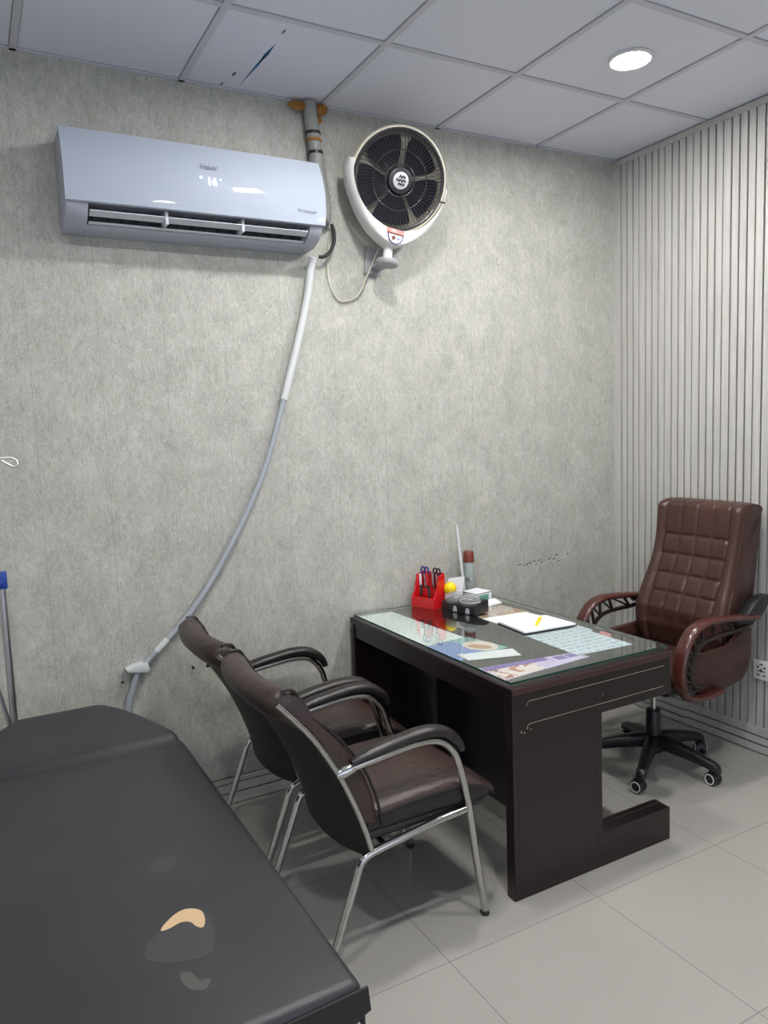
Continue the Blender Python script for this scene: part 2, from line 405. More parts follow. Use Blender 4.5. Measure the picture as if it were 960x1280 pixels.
# streaks of paint left on one tile
def streak(x0, y0, x1, y1, wd, mi):
    d = Vector((x1-x0, y1-y0, 0)).normalized(); n = Vector((-d.y, d.x, 0))
    z0 = H+.0052; a = Vector((x0, y0, z0)); b = Vector((x1, y1, z0)); q = (a+b)/2
    bm_prism(bm, [tuple((a)[:2]), tuple((q-n*wd)[:2]), tuple(b[:2]), tuple((q+n*wd)[:2])], 2, z0, H+.007, mi=mi)
streak(-2.13, -.05, -2.116, -.42, .005, 3); streak(-2.123, -.24, -2.116, -.42, .008, 3)
streak(-2.183, -.112, -2.178, -.16, .006, 4); streak(-2.122, -.49, -2.118, -.53, .004, 4); streak(-2.2, -.02, -2.198, -.05, .004, 4)
struct('ceiling', bm, ['tile', 'tbar', 'tile_edge', 'paint_mark', 'dark_mark'], smooth=False)

# ================================================================== CEILING LIGHTS
lamps = [(-.83, -.884), (-1.88, -.985), (-.85, -2.09), (-2.05, -2.09), (-3.25, -2.09)]
def downlight(x, y, label):
    t = thing('ceiling_downlight', label, 'light', (x, y, H), 0, 'recessed downlights in the ceiling tiles')
    obj('diffuser', lathe([(.002, -.0035), (.072, -.0035), (.072, 0), (.002, 0)], (x, y, H)), 'lamp', t)
    obj('trim_ring', lathe([(.071, .004), (.071, -.004), (.076, -.006), (.083, -.003), (.084, .004)], (x, y, H), n=40), 'white', t)
    return t
d0 = downlight(*lamps[0], 'lit round white downlight in the ceiling tile near the slatted wall')
for x, y in lamps[1:]: dup(d0, (x, y, H), 0, 'lit round white downlight in the ceiling outside the photographed corner')

# ================================================================== AIR CONDITIONER
AX0, AX1 = -2.842, -1.862
t = thing('air_conditioner', 'glossy white split air conditioner mounted high on the grey wall', 'air conditioner', ((AX0+AX1)/2, 0, 2.37))
prof = [(-.002, 2.700), (-.150, 2.702), (-.168, 2.697), (-.196, 2.640), (-.212, 2.56), (-.214, 2.452), (-.200, 2.450), (-.1, 2.45), (-.1, 2.40), (-.172, 2.395), (-.165, 2.375), (-.14, 2.366), (-.002, 2.366)]
body = bmesh.new()
# ends of the casing (solid cheeks), back box and chin
cheek = [(-.002, 2.702), (-.152, 2.702), (-.176, 2.682), (-.200, 2.62), (-.208, 2.55), (-.208, 2.455), (-.207, 2.438), (-.196, 2.415), (-.165, 2.391), (-.125, 2.375), (-.10, 2.370), (-.002, 2.370)]
bm_prism(body, cheek, 0, AX0, AX0+.075, bev=.004); bm_prism(body, cheek, 0, AX1-.055, AX1, bev=.004)
bm_prism(body, [(-.002, 2.70), (-.15, 2.70), (-.19, 2.62), (-.20, 2.55), (-.20, 2.444), (-.002, 2.444)], 0, AX0+.07, AX1-.05)
bm_prism(body, [(-.002, 2.370), (-.10, 2.370), (-.125, 2.375), (-.134, 2.381), (-.126, 2.386), (-.06, 2.392), (-.002, 2.395)], 0, AX0+.07, AX1-.05)
obj('body', body, 'ac_side', t)
obj('outlet_recess', prism([(-.003, 2.396), (-.10, 2.391), (-.12, 2.444), (-.003, 2.444)], 0, AX0+.075, AX1-.055), 'ac_dark', t)
# bowed front panel
pp = [(-.150, 2.706), (-.172, 2.699), (-.198, 2.640), (-.214, 2.575), (-.222, 2.50), (-.220, 2.440), (-.212, 2.436), (-.206, 2.50), (-.196, 2.59), (-.165, 2.68)]
rings = []
for i in range(9):
    u = i/8; x = AX0-.002+(AX1-AX0+.010)*u; e = .004*(1-(2*u-1)**8)
    rings.append([(x + (.006*math.sin((z-2.45)/.25*PI) if i == 8 else 0), yv-e, z) for yv, z in pp])
pan = obj('front_panel', loft(rings), 'ac', t, ang=35)
# louvre blades
for i, (yv, z, tl, name) in enumerate(((-.180, 2.412, 1, 'louver'), (-.140, 2.387, .45, 'louver'))):
    dz = .011
    obj(name, prism([(yv-.017*tl, z+.004*tl), (yv+.015*tl, z-.009*tl), (yv+.017*tl, z-.005*tl), (yv-.015*tl, z+.008*tl)], 0, AX0+.08, AX1-.06, bev=.001), 'ac_slat', t, smooth=False)
for x in (AX0+.35, AX0+.645): obj('louver_bracket', box(x-.006, x+.006, -.196, -.12, 2.392, 2.440, bev=.002), 'ac_slat', t)
for i in range(16): obj('vane', prism([(-.135, 2.404), (-.09, 2.395), (-.09, 2.44), (-.15, 2.44)], 0, AX0+.10+i*.052, AX0+.103+i*.052), 'ac_dark', t, smooth=False)
def face(x, z, yv, tilt): return Matrix.Translation((x, yv, z)) @ Matrix.Rotation(PI/2+tilt, 4, 'X')
obj('display_digits', text_bm('16', .042, face(-2.32, 2.556, -.2235, -.10)), 'led', t, smooth=False)
obj('display_dot', lathe([(.001, 0), (.006, 0), (.006, -.002), (.001, -.002)], (-2.362, -.2215, 2.568), axis='y', n=12), 'ledblue', t)
obj('display_dot', lathe([(.001, 0), (.0045, 0), (.0045, -.002), (.001, -.002)], (-2.287, -.2215, 2.568), axis='y', n=12), 'ledblue', t)
obj('lettering', text_bm('Haier', .030, face(-2.325, 2.612, -.2135, -.18)), 'faint', t, smooth=False)
obj('lettering', text_bm('DC Inverter', .017, face(-1.935, 2.488, -.2275, 0)), 'faint', t, smooth=False)

# pipe run to the ceiling
t = thing('pipe_run', 'grey taped pipe bundle running up the wall beside the air conditioner', 'pipe', (-1.8, 0, 2.5))
pts = smooth_path([(-1.822, -.035, 2.995), (-1.812, -.035, 2.90), (-1.80, -.036, 2.78), (-1.79, -.036, 2.68), (-1.775, -.036, 2.58), (-1.775, -.036, 2.53), (-1.785, -.036, 2.515)])
obj('pipe', tube(pts, [.030]*13+[.034]*(len(pts)-13), 14), 'pipe', t)
fo = bmesh.new()
for (x, y_, z, r, sx) in ((-1.872, -.03, 2.985, .022, 1.9), (-1.775, -.04, 2.962, .024, .9), (-1.762, -.03, 2.985, .026, 1), (-1.778, -.04, 2.925, .013, .8), (-1.83, -.03, 2.992, .024, 1.6), (-1.85, -.04, 2.975, .016, 1)):
    bmesh.ops.create_icosphere(fo, subdivisions=3, radius=r, matrix=Matrix.Translation((x, y_, min(z, 2.976))) @ Matrix.Diagonal((sx, .8, .8, 1)))
for v in fo.verts: v.co += v.normal*random.uniform(-.004, .004)
obj('foam_seal', fo, 'foam', t)
obj('foam_blob', (lambda b: (bmesh.ops.create_icosphere(b, subdivisions=3, radius=.018, matrix=Matrix.Translation((-1.79, -.050, 2.500)) @ Matrix.Diagonal((1, .8, 1.1, 1))), b)[1])(bmesh.new()), 'foam', t)
for z in (2.87, 2.84, 2.79): obj('pipe_strap', lathe([(.031, -.006), (.0335, -.005), (.0335, .005), (.031, .006)], (-1.809+(2.87-z)*.1, -.0355, z), n=20), 'foam' if z == 2.84 else 'black', t)
# torn ceiling flap beside the pipe stays with the pipe opening
tag(obj('power_lead', tube(smooth_path([(-1.814, -.05, 2.357), (-1.795, -.055, 2.356), (-1.762, -.05, 2.378), (-1.735, -.04, 2.42), (-1.726, -.03, 2.465), (-1.733, -.03, 2.495), (-1.738, -.03, 2.505)]), .008, 8), 'blackm', origin=(-1.814, -.05, 2.357)), 'black electrical lead looping out under the air conditioner end', 'cable')

# drain hose
t = thing('drain_hose', 'long grey and white drain hose curving down the wall behind the couch', 'hose', (-1.855, -.03, 2.37))
hp = [(-1.846, -.06, 2.350), (-1.853, -.042, 2.30), (-1.868, -.032, 2.19), (-1.925, -.03, 1.985), (-2.000, -.03, 1.748)]
obj('upper_hose', tube(smooth_path(hp), .0165, 12), 'hosew', t)
hq = [(-2.000, -.03, 1.75), (-2.05, -.03, 1.60), (-2.11, -.03, 1.44), (-2.185, -.03, 1.29), (-2.268, -.03, 1.148), (-2.36, -.03, 1.005), (-2.456, -.03, .883), (-2.575, -.03, .768), (-2.675, -.03, .676), (-2.715, -.03, .59), (-2.735, -.03, .50), (-2.74, -.03, .2)]
obj('lower_hose', tube(smooth_path(hq), .0125, 12), 'hoseg', t)
obj('tape_wrap', tube([(-2.607, -.03, .739), (-2.56, -.03, .782)], .0145, 12), 'hosew', t)
obj('hose_clip', prism([(-2.735, .688), (-2.725, .676), (-2.655, .665), (-2.640, .672), (-2.648, .705), (-2.70, .700)], 1, -.052, -.001, bev=.004), 'hosew', t)

# ================================================================== WALL FAN (built upright, tipped a little)
fc = Vector((-1.466, -.13, 2.690))
t = thing('wall_fan', 'cream and white round wall fan with black grille below the ceiling', 'fan', (fc.x, 0, fc.z))
FS = Matrix.Diagonal((.935, .935, .935, 1))
TW = Matrix.Translation(fc) @ FS @ Matrix.Rotation(math.radians(9), 4, 'Y') @ Matrix.Translation(-fc)
TH = Matrix.Translation(fc) @ FS @ Matrix.Rotation(math.radians(9), 4, 'Y') @ Matrix.Rotation(math.radians(-10), 4, 'Z') @ Matrix.Rotation(math.radians(19), 4, 'X') @ Matrix.Translation(-fc)
def fpart(name, bm, mt, parent=t, tilt=True, **k):
    bm.transform(TH if tilt else TW); return obj(name, bm, mt, parent, **k)
hous = lathe([(.150, .022), (.200, .015), (.226, -.005), (.233, -.03), (.234, -.052), (.230, -.062), (.2225, -.066), (.2205, -.058), (.2205, -.02), (.10, -.018)], fc, axis='y', n=64)
fpart('housing', hous, 'cream')
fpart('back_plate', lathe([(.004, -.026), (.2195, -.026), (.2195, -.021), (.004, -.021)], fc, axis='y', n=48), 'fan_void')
# grille: rim, radial vanes, two rings
gb = bmesh.new()
def ring(bm, R, yv, r, n=72, sides=6): bm_tube(bm, [(fc.x+R*math.cos(2*PI*k/n), fc.y+yv, fc.z+R*math.sin(2*PI*k/n)) for k in range(n)], r, sides, closed=True)
ring(gb, .214, -.064, .0075); ring(gb, .13, -.0745, .0022); ring(gb, .07, -.078, .003)
for k in range(72):
    a = 2*PI*k/72
    def q(R, yv, da=0): return (fc.x+R*math.cos(a+da), fc.y+yv, fc.z+R*math.sin(a+da))
    bm_tube(gb, [q(.062, -.078), q(.11, -.077, .02), q(.17, -.072, .06), q(.212, -.064, .10)], .0015, 4)
fpart('grille', gb, 'fan_dark')
for k in range(5):
    a0 = 2*PI*k/5+.95; rows = []
    for i in range(7):
        R = .045+.150*i/6; wd = .44+.20*math.sin(PI*i/6*.8)
        rows.append([(fc.x+R*math.cos(a0+wd*(s-.5)*1.75), fc.y-.042-.020*(s-.5), fc.z+R*math.sin(a0+wd*(s-.5)*1.75)) for s in (0, .25, .5, .75, 1)])
    bb = bmesh.new(); bm_loft(bb, rows, cap=False, closed=False)
    r2 = bmesh.ops.solidify(bb, geom=bb.faces[:], thickness=.003)
    fpart('blade', bb, 'fan_blade')
hub = fpart('hub', lathe([(.058, -.05), (.06, -.075), (.056, -.086), (.044, -.090), (.004, -.090)], fc, axis='y', n=36), 'fan_dark')
fpart('badge', lathe([(.003, -.0895), (.037, -.0895), (.037, -.093), (.034, -.095), (.003, -.095)], fc, axis='y', n=32), 'badge', hub)
lg = bmesh.new(); fy = fc.y-.0955
def stroke(ax, az, bx, bz, w=.0022):
    d = Vector((bx-ax, bz-az)).normalized(); n = Vector((-d.y, d.x))*w
    bm_prism(lg, [(fc.x+ax+n.x, fc.z+az+n.y), (fc.x+ax-n.x, fc.z+az-n.y), (fc.x+bx-n.x, fc.z+bz-n.y), (fc.x+bx+n.x, fc.z+bz+n.y)], 1, fy-.0006, fy+.001)
for row, z0 in ((0, .012), (1, -.004), (2, -.020)):
    xsr = {0: (-.012, .004), 1: (-.024, -.008, .008), 2: (-.012, .004)}[row]
    for x0 in xsr:
        stroke(x0, z0-.002, x0+.005, z0+.011); stroke(x0+.005, z0+.011, x0+.011, z0-.002); stroke(x0+.011, z0-.002, x0+.014, z0+.009)
fpart('badge_emblem', lg, 'ink', hub, smooth=False)
# U-shaped yoke that comes to a rounded point below
pl = []
def yo(a): # outer radius
    d = abs(a-270)/90
    return .262-.012*(1-d)**1+.070*max(0, 1-d*1.55)**1.4
inn = [(.240*math.cos(math.radians(a)), .240*math.sin(math.radians(a))) for a in range(356, 183, -6)]
out = [(yo(a)*math.cos(math.radians(a)), yo(a)*math.sin(math.radians(a))) for a in range(178, 363, 5)]
rings = []
for a in range(176, 365, 4):
    c, s_ = math.cos(math.radians(a)), math.sin(math.radians(a)); ro, ri = yo(a), .2405; rm = (ro+ri)/2
    f0, f1 = fc.y-.052, fc.y+.030
    rings.append([(fc.x+q*c, yv, fc.z+q*s_) for q, yv in ((ri, f1), (ri, f0+.006), (ri+.004, f0), (rm, f0-.004), (ro-.006, f0+.001), (ro, f0+.009), (ro, f1-.006), (ro-.004, f1))])
yk = loft(rings)
yoke = fpart('yoke', yk, 'creamw', tilt=False)
for sx in (-1, 1):
    fpart('pivot_boss', lathe([(.004, -.012), (.020, -.012), (.022, -.006), (.022, .016), (.004, .016)], (fc.x+sx*.250, fc.y-.02, fc.z+.008), axis='x', n=20), 'creamw', tilt=False)
pz = fc.z-.283
pm = [(fc.x+.040*math.cos(math.radians(a)), pz+.018+.044*math.sin(math.radians(a))) for a in range(180, 361, 12)]
lb = prism(pm, 1, fc.y-.0590, fc.y-.054); labl = fpart('label_plate', lb, 'white', tilt=False, smooth=False)
b = bmesh.new(); bm_tube(b, [(x, fc.y-.0605, z) for x, z in pm], .002, 6); fpart('label_border', b, 'navy', labl, tilt=False)
fpart('label_band', prism([(fc.x-.046, pz+.040), (fc.x-.044, pz+.020), (fc.x+.044, pz+.020), (fc.x+.046, pz+.040)], 1, fc.y-.061, fc.y-.057), 'pink', labl, tilt=False, smooth=False)
fpart('label_stripe', box(fc.x-.044, fc.x+.044, fc.y-.0615, fc.y-.057, pz+.016, pz+.0215), 'cancap', labl, tilt=False, smooth=False)
fpart('lettering', text_bm('GFC', .015, Matrix.Translation((fc.x-.012, fc.y-.0613, pz+.031)) @ Matrix.Rotation(PI/2, 4, 'X')), 'paper', labl, tilt=False, smooth=False)
fpart('label_emblem', prism([(fc.x-.022, pz), (fc.x-.010, pz-.012), (fc.x+.004, pz), (fc.x-.010, pz+.011)], 1, fc.y-.0612, fc.y-.057), 'cancap', labl, tilt=False, smooth=False)
fpart('label_emblem', lathe([(.001, -.0045), (.006, -.0045), (.006, 0), (.001, 0)], (fc.x+.016, fc.y-.057, pz-.001), axis='y', n=12), 'leaf_blue', labl, tilt=False)
fpart('neck', lathe([(.003, -.374), (.022, -.374), (.022, -.30), (.003, -.30)], fc+Vector((0, .0, 0)), n=20), 'creamw', tilt=False)
fpart('base_disc', lathe([(.006, -.398), (.050, -.398), (.055, -.392), (.055, -.378), (.050, -.372), (.006, -.372)], fc, n=32), 'greymetal', tilt=False)
fpart('wall_bracket', box(fc.x-.03, fc.x+.03, fc.y+.01, -.004, fc.z-.394, fc.z-.382, bev=.003), 'greymetal', tilt=False)
fpart('wall_plate', box(fc.x-.055, fc.x+.035, -.012, -.002, fc.z-.42, fc.z-.29, bev=.003), 'greymetal', tilt=False)
fpart('grille_clip', box(fc.x+.205, fc.x+.245, fc.y-.066, fc.y-.052, fc.z-.052, fc.z-.044, bev=.002), 'fan_dark')
tag(obj('fan_cord', tube(smooth_path([(-1.515, -.05, 2.415), (-1.530, -.05, 2.39), (-1.566, -.02, 2.294), (-1.61, -.012, 2.21), (-1.66, -.010, 2.185), (-1.715, -.010, 2.19), (-1.755, -.010, 2.28), (-1.745, -.010, 2.44), (-1.728, -.012, 2.49)]), .0032, 8), 'cord', origin=(-1.515, -.05, 2.415)), 'thin ivory fan flex hanging in a loop down the wall', 'cable')

# ================================================================== POWER OUTLET
t = thing('power_outlet', 'white multi pin socket plate on the slatted wall', 'power outlet', (-.017, -.935, .412))
obj('plate', box(-.028, -.017, -.985, -.887, .365, .458, bev=.003), 'white', t)
b = bmesh.new()
for dy, dz, w, h in ((0, .028, .009, .004), (-.017, .014, .004, .008), (.017, .014, .004, .008), (0, 0, .003, .012), (-.012, -.004, .009, .003), (.012, -.004, .009, .003), (-.015, -.024, .005, .005), (.015, -.024, .005, .005)):
    bm_box(b, -.0285, -.026, -.930+dy-w, -.930+dy+w, .412+dz-h/1.3, .412+dz+h/1.3)
obj('socket_holes', b, 'ink', t, smooth=False)

# ================================================================== DESK
DX0, DX1, DY0, DY1, DZ = -1.722, -.972, -1.212, -.022, .745
t = thing('desk', 'dark maroon office desk with C shaped end and glass covered top', 'desk', ((DX0+DX1)/2, (DY0+DY1)/2, 0))
def c_panel(ya, yb):
    return prism([(DX0, 0), (DX1, 0), (DX1, .128), (-1.322, .128), (-1.322, .578), (DX1, .578), (DX1, .718), (DX0, .718)], 1, ya, yb, bev=.003)
ep = obj('end_panel', c_panel(DY0, DY0+.045), 'desk', t, smooth=False)
obj('end_panel', c_panel(DY1-.03, DY1), 'desk', t, smooth=False)
obj('desktop', box(DX0-.004, DX1+.004, DY0-.004, DY1, .718, DZ, bev=.004), 'desk', t, smooth=False)
obj('top_edging', box(DX0-.001, DX1+.001, DY0-.006, DY0-.003, .722, .742), 'deskedge', t, smooth=False)
obj('apron', box(DX0+.006, DX0+.028, DY0+.045, DY1-.03, .655, .719), 'desk', t, smooth=False)
obj('modesty_panel', box(-1.515, -1.495, DY0+.045, DY1-.03, .145, .719), 'desk_in', t, smooth=False)
obj('pedestal_panel', box(-1.60, -1.515, -.56, -.52, .145, .719), 'desk_in', t, smooth=False)
obj('drawer_box', box(-1.49, DX1-.015, DY0+.045, DY0+.43, .579, .718, bev=.002), 'desk', t, smooth=False)
obj('foot_rail', box(DX0+.40, DX1-.002, DY0+.045, DY0+.075, 0, .130, bev=.003), 'desk', t, smooth=False)
g_ = bmesh.new(); gy = DY0-.0005
for zt in (.690, .612):
    pth = [(-1.660, zt-.014), (-1.658, zt-.004), (-1.650, zt), (-1.30, zt+.001), (-1.01, zt+.002)]
    bm_tube(g_, [(x, gy, z) for x, z in pth], .0011, 5)
bm_tube(g_, [(-1.695, gy, .56), (-1.700, gy, .05), (-1.69, gy, .02), (-1.0, gy, .02)], .001, 5, mi=1)
bm_tube(g_, [(-1.345, gy, .56), (-1.345, gy, .07), (-1.0, gy, .07)], .001, 5, mi=1)
bm_tube(g_, [(-.985, gy, .585), (-.985, gy, .715)], .001, 5, mi=1)
obj('groove_lines', g_, ['groove', 'seam'], ep, smooth=False)
for x, z, r in ((-1.66, .598, .003), (-1.672, .585, .003), (-1.685, .59, .004), (-1.645, .592, .0025), (-1.32, .645, .0025)):
    obj('chip_mark', lathe([(.0005, -.0012), (r, -.0012), (r, .001)], (x, DY0, z), axis='y', n=8), 'groove', ep, smooth=False)

# papers lying under the glass
PZ = DZ+.0004
def paper(name, label, cat, pts, mt, parts=(), group='papers under the desk glass', z=PZ, th=.0012):
    cx = sum(p[0] for p in pts)/len(pts); cy = sum(p[1] for p in pts)/len(pts)
    if not parts: return tag(obj(name, prism(pts, 2, z, z+th), mt, smooth=False, origin=(cx, cy, z)), label, cat, group)
    t = thing(name, label, cat, (cx, cy, z), 0, group)
    obj('sheet', prism(pts, 2, z, z+th), mt, t, smooth=False)
    for i, (nm, q, m2) in enumerate(parts): obj(nm, prism(q, 2, z+th-.0002, z+th+.0006+i*.0003), m2, t, smooth=False)
    return t
def ell(cx, cy, a, b, n=24, rot=0): return [(cx+a*math.cos(2*PI*k/n)*math.cos(rot)-b*math.sin(2*PI*k/n)*math.sin(rot), cy+a*math.cos(2*PI*k/n)*math.sin(rot)+b*math.sin(2*PI*k/n)*math.cos(rot)) for k in range(n)]
paper('printed_chart', 'long pale printed chart under the glass along the left desk edge', 'paper', [(-1.700, -.045), (-1.520, -.050), (-1.497, -.617), (-1.695, -.636)], 'chart')
paper('leaflet', 'blue and teal leaflet with an oval picture under the glass', 'leaflet', [(-1.700, -.642), (-1.483, -.620), (-1.439, -.835), (-1.696, -.868)], 'leaf_blue',
      [('teal_panel', [(-1.58, -.630), (-1.483, -.620), (-1.439, -.835), (-1.54, -.848)], 'leaf_teal'), ('oval_picture', ell(-1.515, -.755, .060, .075, rot=.3), 'leaf_cream'), ('picture_figure', ell(-1.525, -.765, .026, .050, rot=.6), 'leaf_skin'), ('text_block', [(-1.66, -.80), (-1.635, -.80), (-1.635, -.86), (-1.66, -.86)], 'leaf_cream')])
paper('paper_strip', 'blank white paper strip under the glass beside the blue leaflet', 'paper', [(-1.641, -.812), (-1.440, -.861), (-1.468, -.949), (-1.668, -.888)], 'paper', z=PZ+.0024)
paper('leaflet', 'purple leaflet with a photo of children at the near desk edge', 'leaflet', [(-1.684, -.977), (-1.286, -1.03), (-1.273, -1.101), (-1.690, -1.135)], 'leaf_lilac',
      [('purple_band', [(-1.682, -.980), (-1.42, -1.014), (-1.42, -1.045), (-1.684, -1.02)], 'leaf_purple'), ('photo_panel', [(-1.682, -1.022), (-1.50, -1.04), (-1.49, -1.115), (-1.686, -1.13)], 'leaf_kids'), ('purple_block', [(-1.39, -1.030), (-1.345, -1.034), (-1.345, -1.07), (-1.39, -1.066)], 'leaf_purple'), ('purple_block', [(-1.335, -1.036), (-1.295, -1.04), (-1.295, -1.07), (-1.335, -1.068)], 'leaf_purple')])
paper('printed_form', 'large pale blue printed form under the glass on the doctor side', 'paper', [(-1.285, -.70), (-1.030, -.71), (-1.036, -1.086), (-1.305, -1.072)], 'form', z=PZ+.0026)
paper('leaflet', 'colourful leaflet under the glass in front of the white box', 'leaflet', [(-1.255, -.27), (-1.035, -.25), (-1.010, -.45), (-1.258, -.52)], 'leaf_col')
paper('paper_strip', 'pale paper edge under the glass beside the blue form', 'paper', [(-1.026, -.715), (-1.003, -.717), (-1.000, -.84), (-1.030, -.85)], 'form')
paper('leaflet', 'small pink leaflet corner under the glass at the doctor side', 'leaflet', [(-.990, -.869), (-.990, -.93), (-1.028, -.96), (-1.029, -.90)], 'pink')
# glass
t = thing('glass_sheet', 'clear green edged glass sheet covering the desk top', 'glass', (-1.34, -.6, DZ))
b = box(-1.708, -.966, -1.190, -.028, DZ+.0052, DZ+.0125)
for f in b.faces: f.material_index = 0 if abs(f.normal.z) > .5 else 1
obj('pane', b, ['glass', 'glass_edge'], t, smooth=False)
for x, y_ in ((-1.703, -1.184), (-.972, -1.184), (-1.703, -.033), (-.972, -.033)): obj('bumper', lathe([(.0005, 0), (.004, 0), (.004, .0052), (.0005, .0052)], (x, y_, DZ), n=10), 'clear', t)
GZ = DZ+.0127

# things on the desk --------------------------------------------------------
def rotbm(bm, c, rz): bm.transform(Matrix.Translation(c) @ Matrix.Rotation(rz, 4, 'Z')); return bm
# red organiser: front faces the visitors (-x)
oc = (-1.350, -.112, GZ); orz = .34
t = thing('desk_organizer', 'red plastic desk organizer holding pens and scissors', 'organizer', oc)
side = [(-.040, 0), (.045, 0), (.045, .158), (-.004, .150), (-.020, .075), (-.040, .052)]
for s in (-.068, .062): obj('side_panel', rotbm(prism(side, 1, s, s+.006, bev=.0015), oc, orz), 'red', t, smooth=False)
obj('back_panel', rotbm(box(.039, .045, -.064, .064, 0, .162, bev=.0015), oc, orz), 'red', t, smooth=False)
obj('front_panel', rotbm(box(-.044, -.038, -.068, .068, 0, .052, bev=.0015), oc, orz), 'red', t, smooth=False)
obj('divider', rotbm(box(-.006, -.001, -.064, .064, 0, .088, bev=.001), oc, orz), 'red', t, smooth=False)
obj('divider', rotbm(prism([(-.002, 0), (.04, 0), (.04, .15), (.015, .13), (-.002, .085)], 1, -.012, -.008), oc, orz), 'red', t, smooth=False)
obj('base', rotbm(box(-.042, .042, -.066, .066, 0, .004), oc, orz), 'red', t, smooth=False)
def loc(p): return Matrix.Translation(oc) @ Matrix.Rotation(orz, 4, 'Z') @ Vector(p)
t = thing('scissors', 'scissors with blue loop handles standing in the red organizer', 'scissors', loc((.018, .030, .005)))
for s in (-1, 1):
    b = bmesh.new(); bm_tube(b, [loc((.018+.003*s, .030+s*.013+.012*math.cos(2*PI*k/20), .168+.017*math.sin(2*PI*k/20))) for k in range(20)], .0042, 8, closed=True)
    h = obj('handle', b, 'navy', t)
    obj('blade', tube([loc((.018+.002*s, .030+s*.008, .152)), loc((.018+.002*s, .030-s*.004, .09)), loc((.018+.001*s, .030-s*.006, .006))], .0032, 6), 'steel', t)
t = thing('scissors', 'grey handled scissors standing at the right end of the red organizer', 'scissors', loc((.02, -.045, .005)))
for s in (-1, 1):
    b = bmesh.new(); bm_tube(b, [loc((.02+.003*s, -.040+s*.012+.011*math.cos(2*PI*k/20), .170+.014*math.sin(2*PI*k/20))) for k in range(20)], .004, 8, closed=True)
    obj('handle', b, 'blackm', t)
    obj('blade', tube([loc((.02+.002*s, -.040+s*.007, .157)), loc((.02+.001*s, -.04-s*.004, .006))], .0032, 6), 'steel', t)
for i, (x, y_, h, dx, dy, cm, lb) in enumerate(((.010, .050, .150, .004, .006, 'paper', 'white capped pen at the left end of the red organizer'), (.012, .002, .158, -.006, .010, 'red', 'red pen in the middle of the red organizer'), (.024, -.022, .165, -.008, .004, 'steel', 'silver pen leaning in the red organizer'), (-.022, .030, .105, .004, -.006, 'black', 'black pen in the front slot of the red organizer'), (-.022, -.030, .098, .004, .012, 'blackm', 'black marker at the front right of the red organizer'))):
    t = thing('pen', lb, 'pen', loc((x, y_, .005)), 0, 'pens in the red organizer')
    a, e = loc((x, y_, .005)), loc((x+dx, y_+dy, h)); mdl = a+(e-a)*.62
    obj('barrel', tube([a, a+(mdl-a)*.08, mdl], [.002, .0052, .0052], 10), 'black' if cm != 'steel' else 'steel', t)
    obj('cap', tube([mdl, e], .0062, 10), cm, t)
# black paper-clip holder with clear domes
hc = (-1.262, -.282, GZ); hrz = math.radians(15)
t = thing('clip_holder', 'black desk holder with clear domed compartments beside the red organizer', 'holder', hc)
def hp_(b): return rotbm(b, hc, hrz)
obj('body', hp_(prism([(-.050, 0), (.05, 0), (.05, .058), (.015, .058), (-.042, .044), (-.050, .036)], 1, -.105, .095, bev=.004)), 'black', t)
def dome(cy, r):
    b = bmesh.new(); bmesh.ops.create_uvsphere(b, u_segments=24, v_segments=14, radius=r)
    b.transform(Matrix.Translation((-.012, cy, .052)) @ Matrix.Diagonal((1, 1, .75, 1)))
    bmesh.ops.bisect_plane(b, geom=b.verts[:]+b.edges[:]+b.faces[:], plane_co=(0, 0, .040), plane_no=(0, 0, 1), clear_inner=True)
    return hp_(b)
obj('dome_cover', dome(-.050, .048), 'clear', t); obj('dome_cover', dome(.045, .046), 'clear', t)
b = bmesh.new(); bm_tube(b, [(-.012+.048*math.cos(2*PI*k/28), -.050+.048*math.sin(2*PI*k/28), .054) for k in range(28)], .0022, 6, closed=True); obj('dome_rim', hp_(b), 'papershade', t)
for k in range(14):
    a = random.uniform(0, 6.28); q = Vector((-.012+random.uniform(-.022, .022), (-.05, .045)[k % 2]+random.uniform(-.025, .025), .064+random.uniform(0, .006))); d = Vector((math.cos(a), math.sin(a), .1))*.011
    b = bmesh.new(); bm_tube(b, [q-d, q+d], .0013, 5); obj('paper_clip', hp_(b), 'steel', t)
for cy in (.012, -.062): obj('sticker', hp_(prism([(cy-.012, .004), (cy+.012, .004), (cy+.010, .022), (cy+.004, .030), (cy-.004, .030), (cy-.010, .022)], 0, -.0515, -.0495)), 'papershade', t, smooth=False)
b = bmesh.new(); bmesh.ops.create_icosphere(b, subdivisions=4, radius=.030)
b.transform(Matrix.Translation((-1.268, -.178, GZ+.058+.030)))
for v in b.verts: v.co += v.normal*random.uniform(-.0008, .0008)
tag(obj('ball', b, 'yellow', origin=(-1.268, -.178, GZ+.06)), 'small yellow ball sitting on the black desk holder', 'ball')
t_ = rotbm(prism([(-.045, 0), (.040, 0), (.043, .08), (.034, .118), (-.042, .130)], 0, -.0012, .0012), (-1.225, -.125, GZ), .75)
for v in t_.verts: v.co.x += (v.co.z-GZ)*.22
tag(obj('note_card', t_, 'paper', smooth=False, origin=(-1.225, -.125, GZ)), 'white note card propped up behind the yellow ball', 'paper')
t = thing('rod', 'thin white rod leaning upright against the wall behind the holder', 'rod', (-1.112, -.075, GZ))
obj('shaft', tube([(-1.112, -.075, GZ), (-1.130, -.042, 1.123)], .0072, 10), 'hosew', t)
